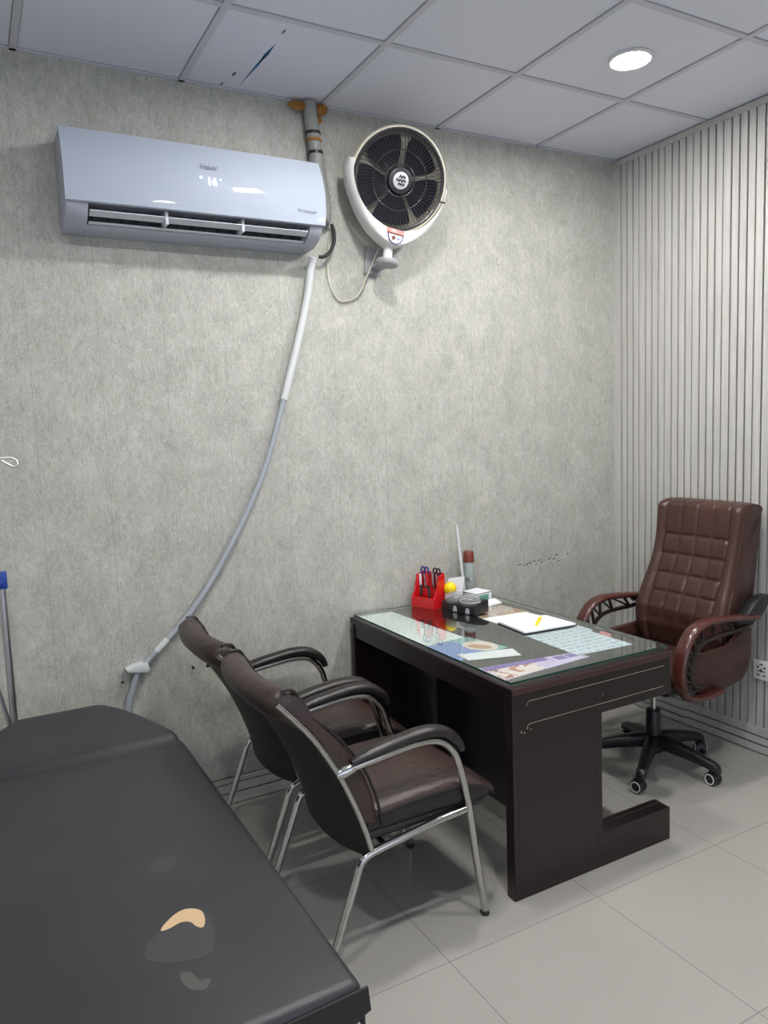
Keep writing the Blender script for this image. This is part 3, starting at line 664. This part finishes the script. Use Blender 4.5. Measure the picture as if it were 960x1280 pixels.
# aerosol can
t = thing('spray_can', 'tall grey spray can with brown cap standing by the wall', 'can', (-1.078, -.065, GZ))
cc = (-1.078, -.065, GZ)
obj('can_body', lathe([(.004, 0), (.024, 0), (.026, .004), (.026, .170), (.022, .182), (.004, .182)], cc, n=32), 'can', t)
obj('cap', lathe([(.004, .178), (.0265, .178), (.027, .182), (.0255, .228), (.022, .232), (.004, .232)], cc, n=32), 'cancap', t)
b = text_bm('K', .034, Matrix.Translation((0, 0, 0)) @ Matrix.Rotation(PI/2, 4, 'X'), extrude=.002)
az = math.radians(225-270)
b.transform(Matrix.Translation((cc[0]+.0265*math.cos(math.radians(228)), cc[1]+.0265*math.sin(math.radians(228)), GZ+.092)) @ Matrix.Rotation(math.radians(-42), 4, 'Z'))
obj('lettering', b, 'ink', t, smooth=False)
# white box and folded paper
t = thing('carton', 'small white and green carton lying behind the black holder', 'box', (-1.105, -.165, GZ))
obj('box_body', rotbm(box(-.05, .05, -.05, .05, 0, .052, bev=.0015), (-1.105, -.165, GZ), .15), 'paper', t, smooth=False)
obj('printed_band', rotbm(box(-.0506, -.049, -.045, .045, .008, .040), (-1.105, -.165, GZ), .15), 'leaf_teal', t, smooth=False)
obj('top_edge', rotbm(box(-.0507, .0507, -.0507, .0507, .046, .049), (-1.105, -.165, GZ), .15), 'blackm', t, smooth=False)
obj('printed_band', rotbm(box(-.04, .03, -.0508, -.049, .01, .040), (-1.105, -.165, GZ), .15), 'green', t, smooth=False)
fb = loft([[(-1.175, -.30, GZ), (-1.175, -.30, GZ+.006), (-1.165, -.245, GZ+.020), (-1.165, -.245, GZ)], [(-1.03, -.262, GZ), (-1.03, -.262, GZ+.004), (-1.035, -.215, GZ+.014), (-1.035, -.215, GZ)]])
tag(obj('folded_paper', fb, 'paper', smooth=False, origin=(-1.10, -.26, GZ)), 'folded white paper lying in front of the small carton', 'paper')
# clipboard with sheets
t = thing('clipboard', 'clipboard with white sheets lying on the glass top', 'clipboard', (-1.17, -.67, GZ))
cp = [(-1.285, -.568), (-1.045, -.598), (-1.040, -.785), (-1.302, -.765)]
def scl(pts, s, ox=0, oy=0):
    cx = sum(p[0] for p in pts)/4; cy = sum(p[1] for p in pts)/4
    return [(cx+(p[0]-cx)*s+ox, cy+(p[1]-cy)*s+oy) for p in pts]
obj('board', prism(cp, 2, GZ, GZ+.004), 'blackm', t, smooth=False)
obj('sheet_stack', prism(scl(cp, .975), 2, GZ+.004, GZ+.011), 'paper', t, smooth=False)
paper('paper_sheet', 'loose white sheet partly under the clipboard on the glass', 'paper', [(-1.285, -.455), (-1.06, -.475), (-1.05, -.575), (-1.285, -.555)], 'paper', group='loose papers on the glass', z=GZ, th=.0015)
t = thing('highlighter', 'yellow pen lying across the white sheets of the clipboard', 'pen', (-1.165, -.685, GZ+.011))
a, e = Vector((-1.205, -.722, GZ+.017)), Vector((-1.118, -.645, GZ+.017))
obj('barrel', tube([a, a+(e-a)*.06, a+(e-a)*.70], [.004, .0062, .0062], 12), 'yellow', t); obj('cap', tube([a+(e-a)*.68, e], .0070, 12), 'yellow', t)

# ================================================================== VISITOR CHAIRS (built at the origin facing +x)
def interp(tab, z):
    for (z0, x0), (z1, x1) in zip(tab, tab[1:]):
        if z <= z1: return x0+(x1-x0)*max(0, (z-z0)/(z1-z0))
    return tab[-1][1]
TUBE = [(-.150, .352), (-.158, .385), (-.172, .43), (-.205, .52), (-.250, .62), (-.315, .73), (-.370, .80), (-.425, .862)]
ZT = [(z, x) for x, z in TUBE]
def make_visitor_chair(label):
    t = thing('visitor_chair', label, 'chair', (0, 0, 0), 0, 'chairs on the visitor side of the desk')
    HW = .240
    for s in (1, -1):
        y = s*HW
        sp = [(.262, y, 0), (.225, y, .25), (.204, y, .40), (.175, y, .53), (.150, y, .592), (.105, y, .632), (.04, y, .645), (-.05, y, .640), (-.215, y, .622)]
        obj('front_leg', tube(smooth_path([(p[0]+.0, p[1], p[2]+(.008 if i == 0 else 0)) for i, p in enumerate(sp)]), .0125, 12, flat=(1.0, 1.0)), 'chrome', t)
        rl = [(.195, y, .385), (.10, y, .378), (-.02, y, .362), (-.12, y, .348), (-.165, y, .338), (-.190, y, .315), (-.215, y, .25), (-.31, y, .008)]
        rear = obj('rear_leg', tube(smooth_path(rl), .0125, 12), 'chrome', t)
        obj('back_tube', tube(smooth_path([(x, y, z) for x, z in TUBE]), .0095, 10), 'chrome', t)
        obj('arm_bracket', tube([(-.255, y, .612), (-.235, y, .617), (-.20, y, .624)], [.012, .019, .016], 10), 'chrome', t)
        for lx, nm in ((.262, 0), (-.31, 1)):
            obj('foot_cap', tube([(lx, y, 0), (lx-.004*(1 if nm == 0 else -1), y, .014)], .0145, 12), 'blackm', t)
        # padded armrest
        ap = smooth_path([(-.205, y, .640), (-.15, y, .652), (-.05, y, .668), (.04, y, .676), (.11, y, .664), (.16, y, .628), (.182, y, .590)], 5)
        n = len(ap); rd = [.011+.012*min(1, 3.2*min(i, n-1-i)/n+.35) for i in range(n)]
        obj('arm_pad', tube(ap, rd, 14, flat=(1.25, .8, (0, 0, 1))), 'vside', t)
    obj('seat_rail', tube([(.17, -HW, .382), (.17, HW, .382)], .010, 10), 'chrome', t)
    obj('seat_rail', tube([(-.10, -HW, .351), (-.10, HW, .351)], .010, 10), 'chrome', t)
    def bowz(z): return .046-.008*max(0, min(1, (z-.45)/.40))
    # outer back shell, bowed to the rear
    rows = []
    for i in range(15):
        z = .338+(.815-.338)*i/14; row = []
        for k in range(13):
            u = -1+k/6; dip = .012*(1-u*u)*(1 if i == 0 else 0)
            row.append((interp(ZT, z)-.004-bowz(z)*(1-u*u)**.8, u*.236, z-dip))
        rows.append(row)
    b = bmesh.new(); bm_loft(b, rows, cap=False, closed=False); bmesh.ops.recalc_face_normals(b, faces=b.faces)
    bmesh.ops.solidify(b, geom=b.faces[:], thickness=.008)
    obj('back_shell', b, 'shell', t)
    # back cushion: closed section swept across the width
    def section(u):
        w_ = (1-u*u)**.8; e = 1-.10*abs(u)**6
        zs = [.43+(.862-.43)*i/10 for i in range(11)]
        back = [(interp(ZT, z)+.006-bowz(z)*w_, z) for z in zs]
        thick = [(.062+.034*math.sin(PI*min(1, (i+.8)/10.5))) for i in range(11)]
        front = [(interp(ZT, z)+.006-(bowz(z)+.006)*w_*.9+thick[i]*e, z-.016) for i, z in enumerate(zs)]
        tx, tz = back[-1]
        roll = [(tx+.012, tz-.056), (tx-.010, tz-.030), (tx-.016, tz-.004), (tx-.010, tz+.018), (tx+.014, tz+.032), (tx+.046, tz+.030), (front[-1][0]+.006, tz+.010)]
        return back[:-2]+[(x-.0, z+.004*(1-u*u)) for x, z in roll]+front[::-1][1:]
    rings = []
    us = [-1.0, -.975, -.92, -.8, -.6, -.4, -.2, 0, .2, .4, .6, .8, .92, .975, 1.0]
    for u in us:
        sec = section(u*.97); cx = sum(p[0] for p in sec)/len(sec); cz = sum(p[1] for p in sec)/len(sec)
        sc = 1.0 if abs(u) < .85 else (.975 if abs(u) < .95 else (.92 if abs(u) < .99 else .76))
        rings.append([(cx+(x-cx)*sc, u*.240, cz+(z-cz)*(.5+.5*sc)) for x, z in sec])
    bm = bmesh.new(); bm_loft(bm, rings); bmesh.ops.recalc_face_normals(bm, faces=bm.faces)
    back = obj('back_cushion', bm, 'vleather', t, ang=60)
    for s in (-1, 1):
        sec = section(.95); fr = [(x, z) for x, z in sec[13:]]
        obj('piping', tube(smooth_path([(x+.002, s*.236, z) for x, z in fr], 3), .0045, 6), 'vside', back)
    # seat cushion
    rings = []
    xs_ = [-.165, -.155, -.12, -.05, .03, .11, .18, .235, .275, .305, .322, .328]
    for i, x in enumerate(xs_):
        d = min(1, (x+.165)/.03) if x < .0 else 1.0
        top = .474+.016*math.sin(PI*(x+.165)/.5)-(.0 if x < .2 else .055*((x-.2)/.128)**2)
        bot = .384-.012*(x-.0)-(.006 if .15 < x < .31 else 0)+(.0 if x < .29 else .012)
        if i in (0, len(xs_)-1): top, bot = (top*.7+bot*.3), (top*.3+bot*.7)
        hw = .232 if i not in (0, len(xs_)-1) else .205
        if x > .29: hw -= .012
        mz = (top+bot)/2; hh = (top-bot)/2; ring_ = []
        for k in range(28):
            a = 2*PI*k/28; ca, sa = math.cos(a), math.sin(a); ex = .22
            yy = hw*math.copysign(abs(ca)**ex, ca); zz = hh*math.copysign(abs(sa)**.62, sa)
            ring_.append((x, yy, mz+zz))
        rings.append(ring_)
    bm = loft(rings)
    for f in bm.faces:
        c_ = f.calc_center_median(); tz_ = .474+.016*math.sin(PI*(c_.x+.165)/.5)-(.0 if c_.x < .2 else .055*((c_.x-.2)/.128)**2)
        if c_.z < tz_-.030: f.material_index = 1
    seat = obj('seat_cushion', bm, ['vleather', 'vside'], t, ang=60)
    for s in (-1, 1):
        pp_ = []
        for x in xs_[1:-1]:
            top = .474+.016*math.sin(PI*(x+.165)/.5)-(.0 if x < .2 else .055*((x-.2)/.128)**2)
            pp_.append((x, s*(.231-(.012 if x > .29 else 0)), top-.030))
        obj('piping', tube(smooth_path(pp_, 3), .004, 6), 'vside', seat)
    obj('seat_pan', box(-.16, .27, -.222, .222, .372, .398, bev=.006), 'black', t)
    return t
ch = make_visitor_chair('dark brown leather visitor chair with chrome legs nearest the couch corner')
ch2 = dup(ch, (-2.105, -.405, 0), 0, 'dark brown leather visitor chair closest to the wall, behind the nearer one')
ch.location = (-2.105, -.965, 0)

# ================================================================== OFFICE CHAIR
OCX, OCY = -.535, -.74
t = thing('office_chair', 'brown quilted leather swivel chair behind the desk', 'chair', (OCX, OCY, 0))
hubp = Vector((OCX, OCY, 0))
for k in range(5):
    a = math.radians(-4+72*k); d = Vector((math.cos(a), math.sin(a), 0)); n = Vector((-d.y, d.x, 0)); rings = []
    for rr, z, w_, h_ in ((.02, .125, .030, .034), (.08, .124, .030, .032), (.16, .112, .026, .027), (.24, .095, .023, .022), (.285, .084, .022, .021), (.305, .074, .020, .018), (.312, .066, .014, .012)):
        q = hubp+d*rr+Vector((0, 0, z)); ring_ = []
        for j in range(12):
            b_ = 2*PI*j/12; ca, sa = math.cos(b_), math.sin(b_)
            ring_.append(q+n*w_*math.copysign(abs(ca)**.6, ca)+Vector((0, 0, 1))*h_*math.copysign(abs(sa)**.6, sa))
        rings.append(ring_)
    obj('base_leg', loft(rings), 'cblack', t)
    w0 = hubp+d*.292; ca_ = a+math.radians((60, 10, -50, 70, -15)[k]); cd = Vector((math.cos(ca_), math.sin(ca_), 0)); cn = Vector((-cd.y, cd.x, 0))
    cast = obj('caster', tube([w0+Vector((0, 0, .082)), w0+Vector((0, 0, .052))], .011, 10), 'cblack', t)
    wc = w0-cd*.012+Vector((0, 0, .029))
    for s in (-1, 1):
        bmw = bmesh.new()
        bm_lathe(bmw, [(.004, -.011), (.024, -.011), (.0285, -.007), (.0285, .007), (.024, .011), (.004, .011)], (0, 0, 0), axis='y', n=24)
        bmw.transform(Matrix.Translation(wc+cn*s*.014) @ Matrix.Rotation(ca_, 4, 'Z')); bmesh.ops.recalc_face_normals(bmw, faces=bmw.faces)
        obj('wheel', bmw, 'cblack', cast)
        bmw = bmesh.new(); bm_tube(bmw, [(.0215*math.cos(2*PI*j/24), s*.0115, .0215*math.sin(2*PI*j/24)) for j in range(24)], .0026, 6, closed=True)
        bmw.transform(Matrix.Translation(wc+cn*s*.014) @ Matrix.Rotation(ca_, 4, 'Z')); obj('wheel_ring', bmw, 'white', cast)
    bmw = bmesh.new(); bm_prism(bmw, [(.026*math.cos(math.radians(q_)), .034*math.sin(math.radians(q_))) for q_ in range(0, 181, 20)], 1, -.012, .012, bev=.002)
    bmw.transform(Matrix.Translation(wc+Vector((0, 0, .002))) @ Matrix.Rotation(ca_, 4, 'Z')); obj('caster_hood', bmw, 'cblack', cast)
obj('base_hub', lathe([(.005, .075), (.045, .078), (.052, .10), (.05, .14), (.034, .152), (.032, .27), (.028, .275), (.005, .275)], hubp, n=28), 'cblack', t)
obj('gas_lift', lathe([(.004, .27), (.0145, .27), (.0145, .42), (.004, .42)], hubp, n=20), 'chrome', t)
obj('tilt_plate', box(OCX-.13, OCX+.13, OCY-.10, OCY+.10, .385, .43, bev=.008), 'cblack', t)
# seat: rounded slab with puffed top
CY = -.715
def superring(x, hw, zb, zt, cy=CY, n=32, ex=.3, ez=.5):
    mz, hh = (zb+zt)/2, (zt-zb)/2; o_ = []
    for k in range(n):
        a = 2*PI*k/n; ca, sa = math.cos(a), math.sin(a)
        o_.append((x, cy+hw*math.copysign(abs(ca)**ex, ca), mz+hh*math.copysign(abs(sa)**ez, sa)))
    return o_
obj('seat', loft([superring(-.785, .20, .455, .49), superring(-.78, .235, .44, .505), (superring(-.74, .25, .43, .525)), superring(-.62, .25, .43, .535), superring(-.45, .245, .43, .532), superring(-.30, .24, .43, .52), superring(-.20, .235, .43, .51), superring(-.19, .22, .44, .50)]), 'bleather', t, ang=60)
# backrest: section in x-z swept over the width with quilted front
FR = [(.47, -.285), (.54, -.325), (.62, -.352), (.70, -.345), (.78, -.315), (.86, -.278), (.95, -.245), (1.05, -.222), (1.13, -.212), (1.175, -.205)]
BK = [(.47, -.185), (.56, -.165), (.68, -.145), (.80, -.118), (.92, -.088), (1.03, -.066), (1.12, -.056), (1.16, -.058)]
HWB = [(.47, .205), (.56, .235), (.66, .250), (.76, .246), (.90, .232), (1.00, .226), (1.18, .232)]
rowz = [1.045, .953, .862, .778]
def groove_d(u, z, hw):
    pw = .180; d = 0
    yv = u*hw
    if .66 < z < 1.19:
        for gl in (-.090, 0, .090): d = max(d, math.exp(-((yv-gl)/.007)**2))
    if abs(yv) < pw+.004 :
        for rz_ in rowz: d = max(d, math.exp(-((z-rz_)/.007)**2))
    d2 = math.exp(-((abs(yv)-pw)/.010)**2)*1.5
    # pillows between the seams
    puff = 0
    if abs(yv) < pw:
        cy_ = ((yv+pw) % .090)/.090; puff = math.sin(PI*cy_)**.5
        edges = [.66]+rowz[::-1]+[1.19]
        for a_, b_ in zip(edges, edges[1:]):
            if a_ <= z <= b_: puff *= math.sin(PI*(z-a_)/(b_-a_))**.4; break
        else: puff = 0
    else:
        q_ = (abs(yv)-pw)/max(.02, hw-pw); puff = 1.6*math.sin(PI*min(1, max(0, q_*.6+.15)))
    return .0065*puff-.0042*d-.005*max(d2, 0)
NU, NZ = 66, 110; rows = []
for i in range(NU+1):
    u = -1+2*i/NU
    e = 1-.16*abs(u)**16    # eases in at the very edge
    pts_ = []
    for j in range(NZ+1):
        z = .47+(1.175-.47)*j/NZ; hw = interp(HWB, z); x = interp(FR, z)
        # gentle wrap: the sides come forward a little
        wrap = -.020*abs(u)**3
        mid = (x+interp(BK, z))/2
        xf = mid+(x+wrap-groove_d(u, z, hw)-mid)*e
        pts_.append((xf, CY+u*hw, z))
    hw = .232; x0 = pts_[-1][0]
    for q_ in range(1, 12):
        a = PI*q_/12; xb = -.058; mx, rx = (x0+xb)/2, (xb-x0)/2
        gz = .003*max(math.exp(-((u*hw-g_l)/.007)**2) for g_l in (-.09, 0, .09)) if q_ < 6 else 0
        pts_.append((mx-rx*math.cos(a), CY+u*hw, 1.175+(.040*e-gz)*math.sin(a)))
    for j in range(26):
        z = 1.16+(.47-1.16)*j/25; hw = interp(HWB, z); x = interp(BK, z); mid = (interp(FR, z)+x)/2
        pts_.append((mid+(x-mid)*e, CY+u*hw, z))
    rows.append(pts_)
bm = bmesh.new(); bm_loft(bm, rows); bmesh.ops.recalc_face_normals(bm, faces=bm.faces)
bk = obj('backrest', bm, 'bleather', t, ang=70)
for s in (-1, 1):
    pt = [(interp(FR, z)+.018, CY+s*(interp(HWB, z)+.001), z) for z in [.50+.065*i for i in range(11)]]
    obj('piping', tube(smooth_path(pt, 3), .004, 6), 'bleather', bk)
    # leather gusset between seat and back on each side
    pl = [(-.62, .445), (-.54, .415), (-.36, .405), (-.25, .425), (-.20, .47), (-.185, .54), (-.185, .66), (-.24, .66), (-.34, .60), (-.60, .585), (-.64, .52)]
    yy = CY+s*.262
    sp_ = obj('side_panel', prism(pl, 1, yy-.014, yy+.014, bev=.009), 'bleather', t, ang=60)
    obj('seam', tube([(-.62, yy+s*.0145, .578), (-.34, yy+s*.0145, .588), (-.19, yy+s*.0145, .60)], .0028, 6), 'bleather', sp_)
    # arm: gloss brown outer band, black inner fret, black rear bracket
    ya = CY+s*.298
    op = smooth_path([(-.185, ya, .712), (-.28, ya, .722), (-.42, ya, .736), (-.53, ya, .738), (-.605, ya, .715), (-.660, ya, .655), (-.688, ya, .58), (-.688, ya, .505), (-.655, ya, .445), (-.59, ya, .415), (-.50, ya, .412), (-.42, ya, .42)], 5)
    arm = obj('armrest', tube(op, [.016+.006*math.sin(PI*i/(len(op)-1)) for i in range(len(op))], 16, flat=(.80, 1.55, (0, 1, 0))), 'rosewood', t)
    fr = bmesh.new()
    ip = smooth_path([(-.22, ya, .690), (-.32, ya, .672), (-.44, ya, .668), (-.53, ya, .655), (-.585, ya, .615), (-.615, ya, .56), (-.618, ya, .51), (-.59, ya, .47), (-.54, ya, .452)], 5)
    bm_tube(fr, ip, .0105, 8)
    outer = [op[int(len(op)*f_)] for f_ in (.10, .17, .235, .30, .36, .415, .47, .53, .60, .66, .72)]
    inner = [ip[int((len(ip)-1)*f_)] for f_ in (.04, .17, .29, .40, .50, .58, .66, .74, .83, .92, 1.0)]
    for a_, b_ in zip(outer, inner): bm_tube(fr, [a_, b_], .0075, 6)
    for a_, b_ in list(zip(outer[1:], inner))[:4]: bm_tube(fr, [a_, b_], .005, 6)
    obj('arm_fret', fr, 'fret', arm)
    obj('front_pad', tube(smooth_path([(-.655, ya, .60), (-.672, ya, .54), (-.660, ya, .475), (-.62, ya, .445)], 4), .019, 12), 'cblack', arm)
    bp_ = [(-.33, .712), (-.255, .738), (-.215, .775), (-.170, .802), (-.112, .806), (-.108, .790), (-.128, .752), (-.165, .715), (-.21, .695), (-.27, .692), (-.33, .698)]
    yb_ = ya-s*.012
    obj('arm_bracket', prism(bp_, 1, yb_-.026, yb_+.026, bev=.008), 'cblack', arm, ang=50)
obj('under_shell', loft([superring(-.66, .22, .405, .45), superring(-.5, .235, .395, .45), superring(-.3, .235, .40, .45), superring(-.22, .21, .42, .47)]), 'cblack', t)

# ================================================================== EXAMINATION COUCH
CX0, CX1, CY0, CY1, CZ = -3.36, -2.672, -1.988, -.722, .62
t = thing('examination_couch', 'black padded examination couch with torn vinyl in the foreground', 'couch', ((CX0+CX1)/2, -1.2, 0))
def interp_(tab, y):
    for (y0, a), (y1, b_) in zip(tab, tab[1:]):
        if y <= y1: return a+(b_-a)*max(0, (y-y0)/(y1-y0))
    return tab[-1][1]
CM = (CX0+CX1)/2; CH = (CX1-CX0)/2
def pad_ring(y, hw, zt, zb, r=.024):
    o_ = []
    for cx_, cz_, a0 in ((hw-r, zt-r, 0), (-hw+r, zt-r, 90), (-hw+r*.6, zb+r*.6, 180), (hw-r*.6, zb+r*.6, 270)):
        q_ = r if a0 < 180 else r*.6
        for k in range(6):
            a = math.radians(a0+90*k/5); o_.append((CM+cx_+q_*math.cos(a), y, cz_+q_*math.sin(a)))
    return o_
rr_ = .024; zb_ = CZ-.075
rings = [pad_ring(CY0-.0, CH-.014, CZ-rr_, zb_+.004, .014)]
for k in range(1, 8):
    a = math.radians(90*k/7); rings.append(pad_ring(CY0+rr_*(1-math.cos(a)), CH-.014*(1-math.sin(a)), CZ-rr_+rr_*math.sin(a), zb_, .014+.010*math.sin(a)))
rings += [pad_ring(y, CH, CZ, zb_) for y in (-1.9, -1.5, -1.1, -.82, CY1)]
mt_ = obj('mattress', loft(rings), 'couch', t, ang=60)
def tip(y): # the head section stands a little proud and slopes up to the rounded end
    q_ = max(0, min(1, (y-CY1)/.050)); return CZ+.015*q_*q_*(3-2*q_)+.140*max(0, y-CY1)
hwt = [(CY1, CH), (-.715, CH), (-.700, CH-.012), (-.660, CH-.018), (-.600, CH-.045), (-.515, CH-.088), (-.435, CH-.140), (-.390, CH-.182), (-.368, CH-.225), (-.360, CH-.262)]
hwy = [(y, hw) for y, hw in hwt]
rings = []
for y, hw in [(CY1-.001, CH)]+[(CY1+.004*k, interp_(hwy, CY1+.004*k)) for k in range(1, 15)]+[(y, interp_(hwy, y)) for y in (-.66, -.63, -.60, -.56, -.515, -.475, -.435, -.41, -.390, -.378, -.368, -.363)]:
    e_ = max(0, min(1, (-.360-y)/.022)); e_ = math.sqrt(1-(1-e_)**2)
    zt_ = tip(y); rings.append(pad_ring(y, hw, zt_-.022*(1-e_), zt_-.072+.006*(1-e_), .024))
obj('head_section', loft(rings), 'couch', t, ang=60)
obj('torn_flap', prism([(-2.86, .605), (-2.668, .612), (-2.664, .566), (-2.70, .552), (-2.90, .545), (-3.05, .550), (-3.05, .60)], 1, CY0-.006, CY0-.001), 'couch_side', t, smooth=False)
obj('side_skirt', prism([(CY0+.01, .56), (CY1, .56), (CY1, .535), (CY0+.30, .53), (CY0+.01, .528)], 0, CX1-.004, CX1+.003), 'couch_side', t, smooth=False)
obj('frame', (lambda b: (bm_box(b, CX0+.02, CX1-.012, CY0+.01, CY0+.05, .49, .546), bm_box(b, CX1-.055, CX1-.012, CY0+.05, -.46, .49, .546), bm_box(b, CX0+.02, CX0+.06, CY0+.05, -.46, .49, .546), bm_box(b, CX0+.06, CX1-.055, -.50, -.46, .49, .546), b)[-1])(bmesh.new()), 'greymetal', t, smooth=False)
for x in (CX0+.045, CX1-.035):
    for y_ in (CY0+.035, -.50):
        lg_ = obj('leg', box(x-.019, x+.019, y_-.019, y_+.019, .012, .49, bev=.003), 'greymetal', t)
        obj('foot_cap', box(x-.022, x+.022, y_-.022, y_+.022, 0, .022, bev=.003), 'blackm', lg_)
def patch(name, pts, mt, th=.0008): return obj(name, prism(smooth2(pts), 2, CZ-.002, CZ+th), mt, mt_, smooth=False)
def smooth2(pts, n=4):
    P = [Vector((x, y, 0)) for x, y in pts]; L = len(P); o_ = []
    for i in range(L):
        a, b_, c, d = P[i-1], P[i], P[(i+1) % L], P[(i+2) % L]
        for k in range(n):
            tt = k/n; q = .5*((2*b_)+(c-a)*tt+(2*a-5*b_+4*c-d)*tt*tt+(3*b_-a-3*c+d)*tt**3); o_.append((q.x, q.y))
    return o_
patch('scuffed_area', [(-3.0, -1.713), (-2.982, -1.664), (-2.959, -1.655), (-2.90, -1.60), (-2.864, -1.632), (-2.862, -1.694), (-2.885, -1.763), (-2.93, -1.765), (-2.975, -1.745)], 'scuff', .0003)
patch('torn_patch', [(-2.957, -1.649), (-2.947, -1.632), (-2.918, -1.609), (-2.892, -1.606), (-2.870, -1.627), (-2.871, -1.661), (-2.881, -1.682), (-2.892, -1.672), (-2.899, -1.652), (-2.916, -1.643), (-2.94, -1.650)], 'tear')
patch('bald_patch', [(-2.954, -1.791), (-2.934, -1.8), (-2.927, -1.828), (-2.909, -1.831), (-2.921, -1.853), (-2.94, -1.849), (-2.954, -1.827)], 'scuff2', .0005)
patch('scuffed_area', [(-2.932, -1.423), (-2.913, -1.378), (-2.873, -1.384), (-2.871, -1.414), (-2.892, -1.448)], 'scuff', .0003)

# ================================================================== IV STAND
ix, iy = -3.149, -.20
t = thing('iv_stand', 'steel drip stand with blue collar and wire hook at the left edge', 'stand', (ix, iy, 0))
obj('pole', lathe([(.003, .06), (.0125, .06), (.0125, 1.11), (.003, 1.11)], (ix, iy, 0), n=20), 'steel', t)
obj('inner_rod', lathe([(.002, 1.10), (.007, 1.10), (.007, 1.545), (.002, 1.548)], (ix-.012, iy, 0), n=16), 'steel', t)
col = obj('collar', box(ix-.030, ix+.018, iy-.020, iy+.020, 1.102, 1.160, bev=.004), 'blue', t)
obj('knob', lathe([(.003, -.045), (.014, -.043), (.016, -.03), (.012, -.02), (.003, -.018)], (ix-.01, iy, 1.13), axis='y', n=16), 'blue', col)
hk = smooth_path([(ix-.012, iy, 1.555), (ix+.030, iy, 1.554), (ix+.066, iy, 1.553), (ix+.080, iy-.004, 1.544), (ix+.083, iy-.008, 1.532), (ix+.076, iy-.012, 1.524), (ix+.064, iy-.014, 1.525), (ix+.046, iy-.014, 1.537), (ix+.034, iy-.014, 1.546)], 5)
obj('hook', tube(hk, .0032, 8), 'steel', t)
hk2 = [(2*(ix-.012)-p[0], 2*iy-p[1], p[2]) for p in hk]; obj('hook', tube(hk2, .0032, 8), 'steel', t)
obj('side_rod', tube([(ix-.052, iy, .80), (ix-.018, iy, .62), (ix-.004, iy, .50)], .008, 10), 'steel', t)
for k in range(5):
    a = 2*PI*k/5+.3; d = Vector((math.cos(a), math.sin(a), 0)); c0 = Vector((ix, iy, 0))
    fl = .17
    lg_ = obj('foot', tube([c0+Vector((0, 0, .085)), c0+d*.08+Vector((0, 0, .075)), c0+d*fl+Vector((0, 0, .05))], [.012, .011, .009], 10), 'steel', t)
    bmw = bmesh.new(); bmesh.ops.create_uvsphere(bmw, u_segments=16, v_segments=10, radius=.024); bmw.transform(Matrix.Translation(c0+d*fl+Vector((0, 0, .0245)))); obj('caster', bmw, 'blackm', lg_)
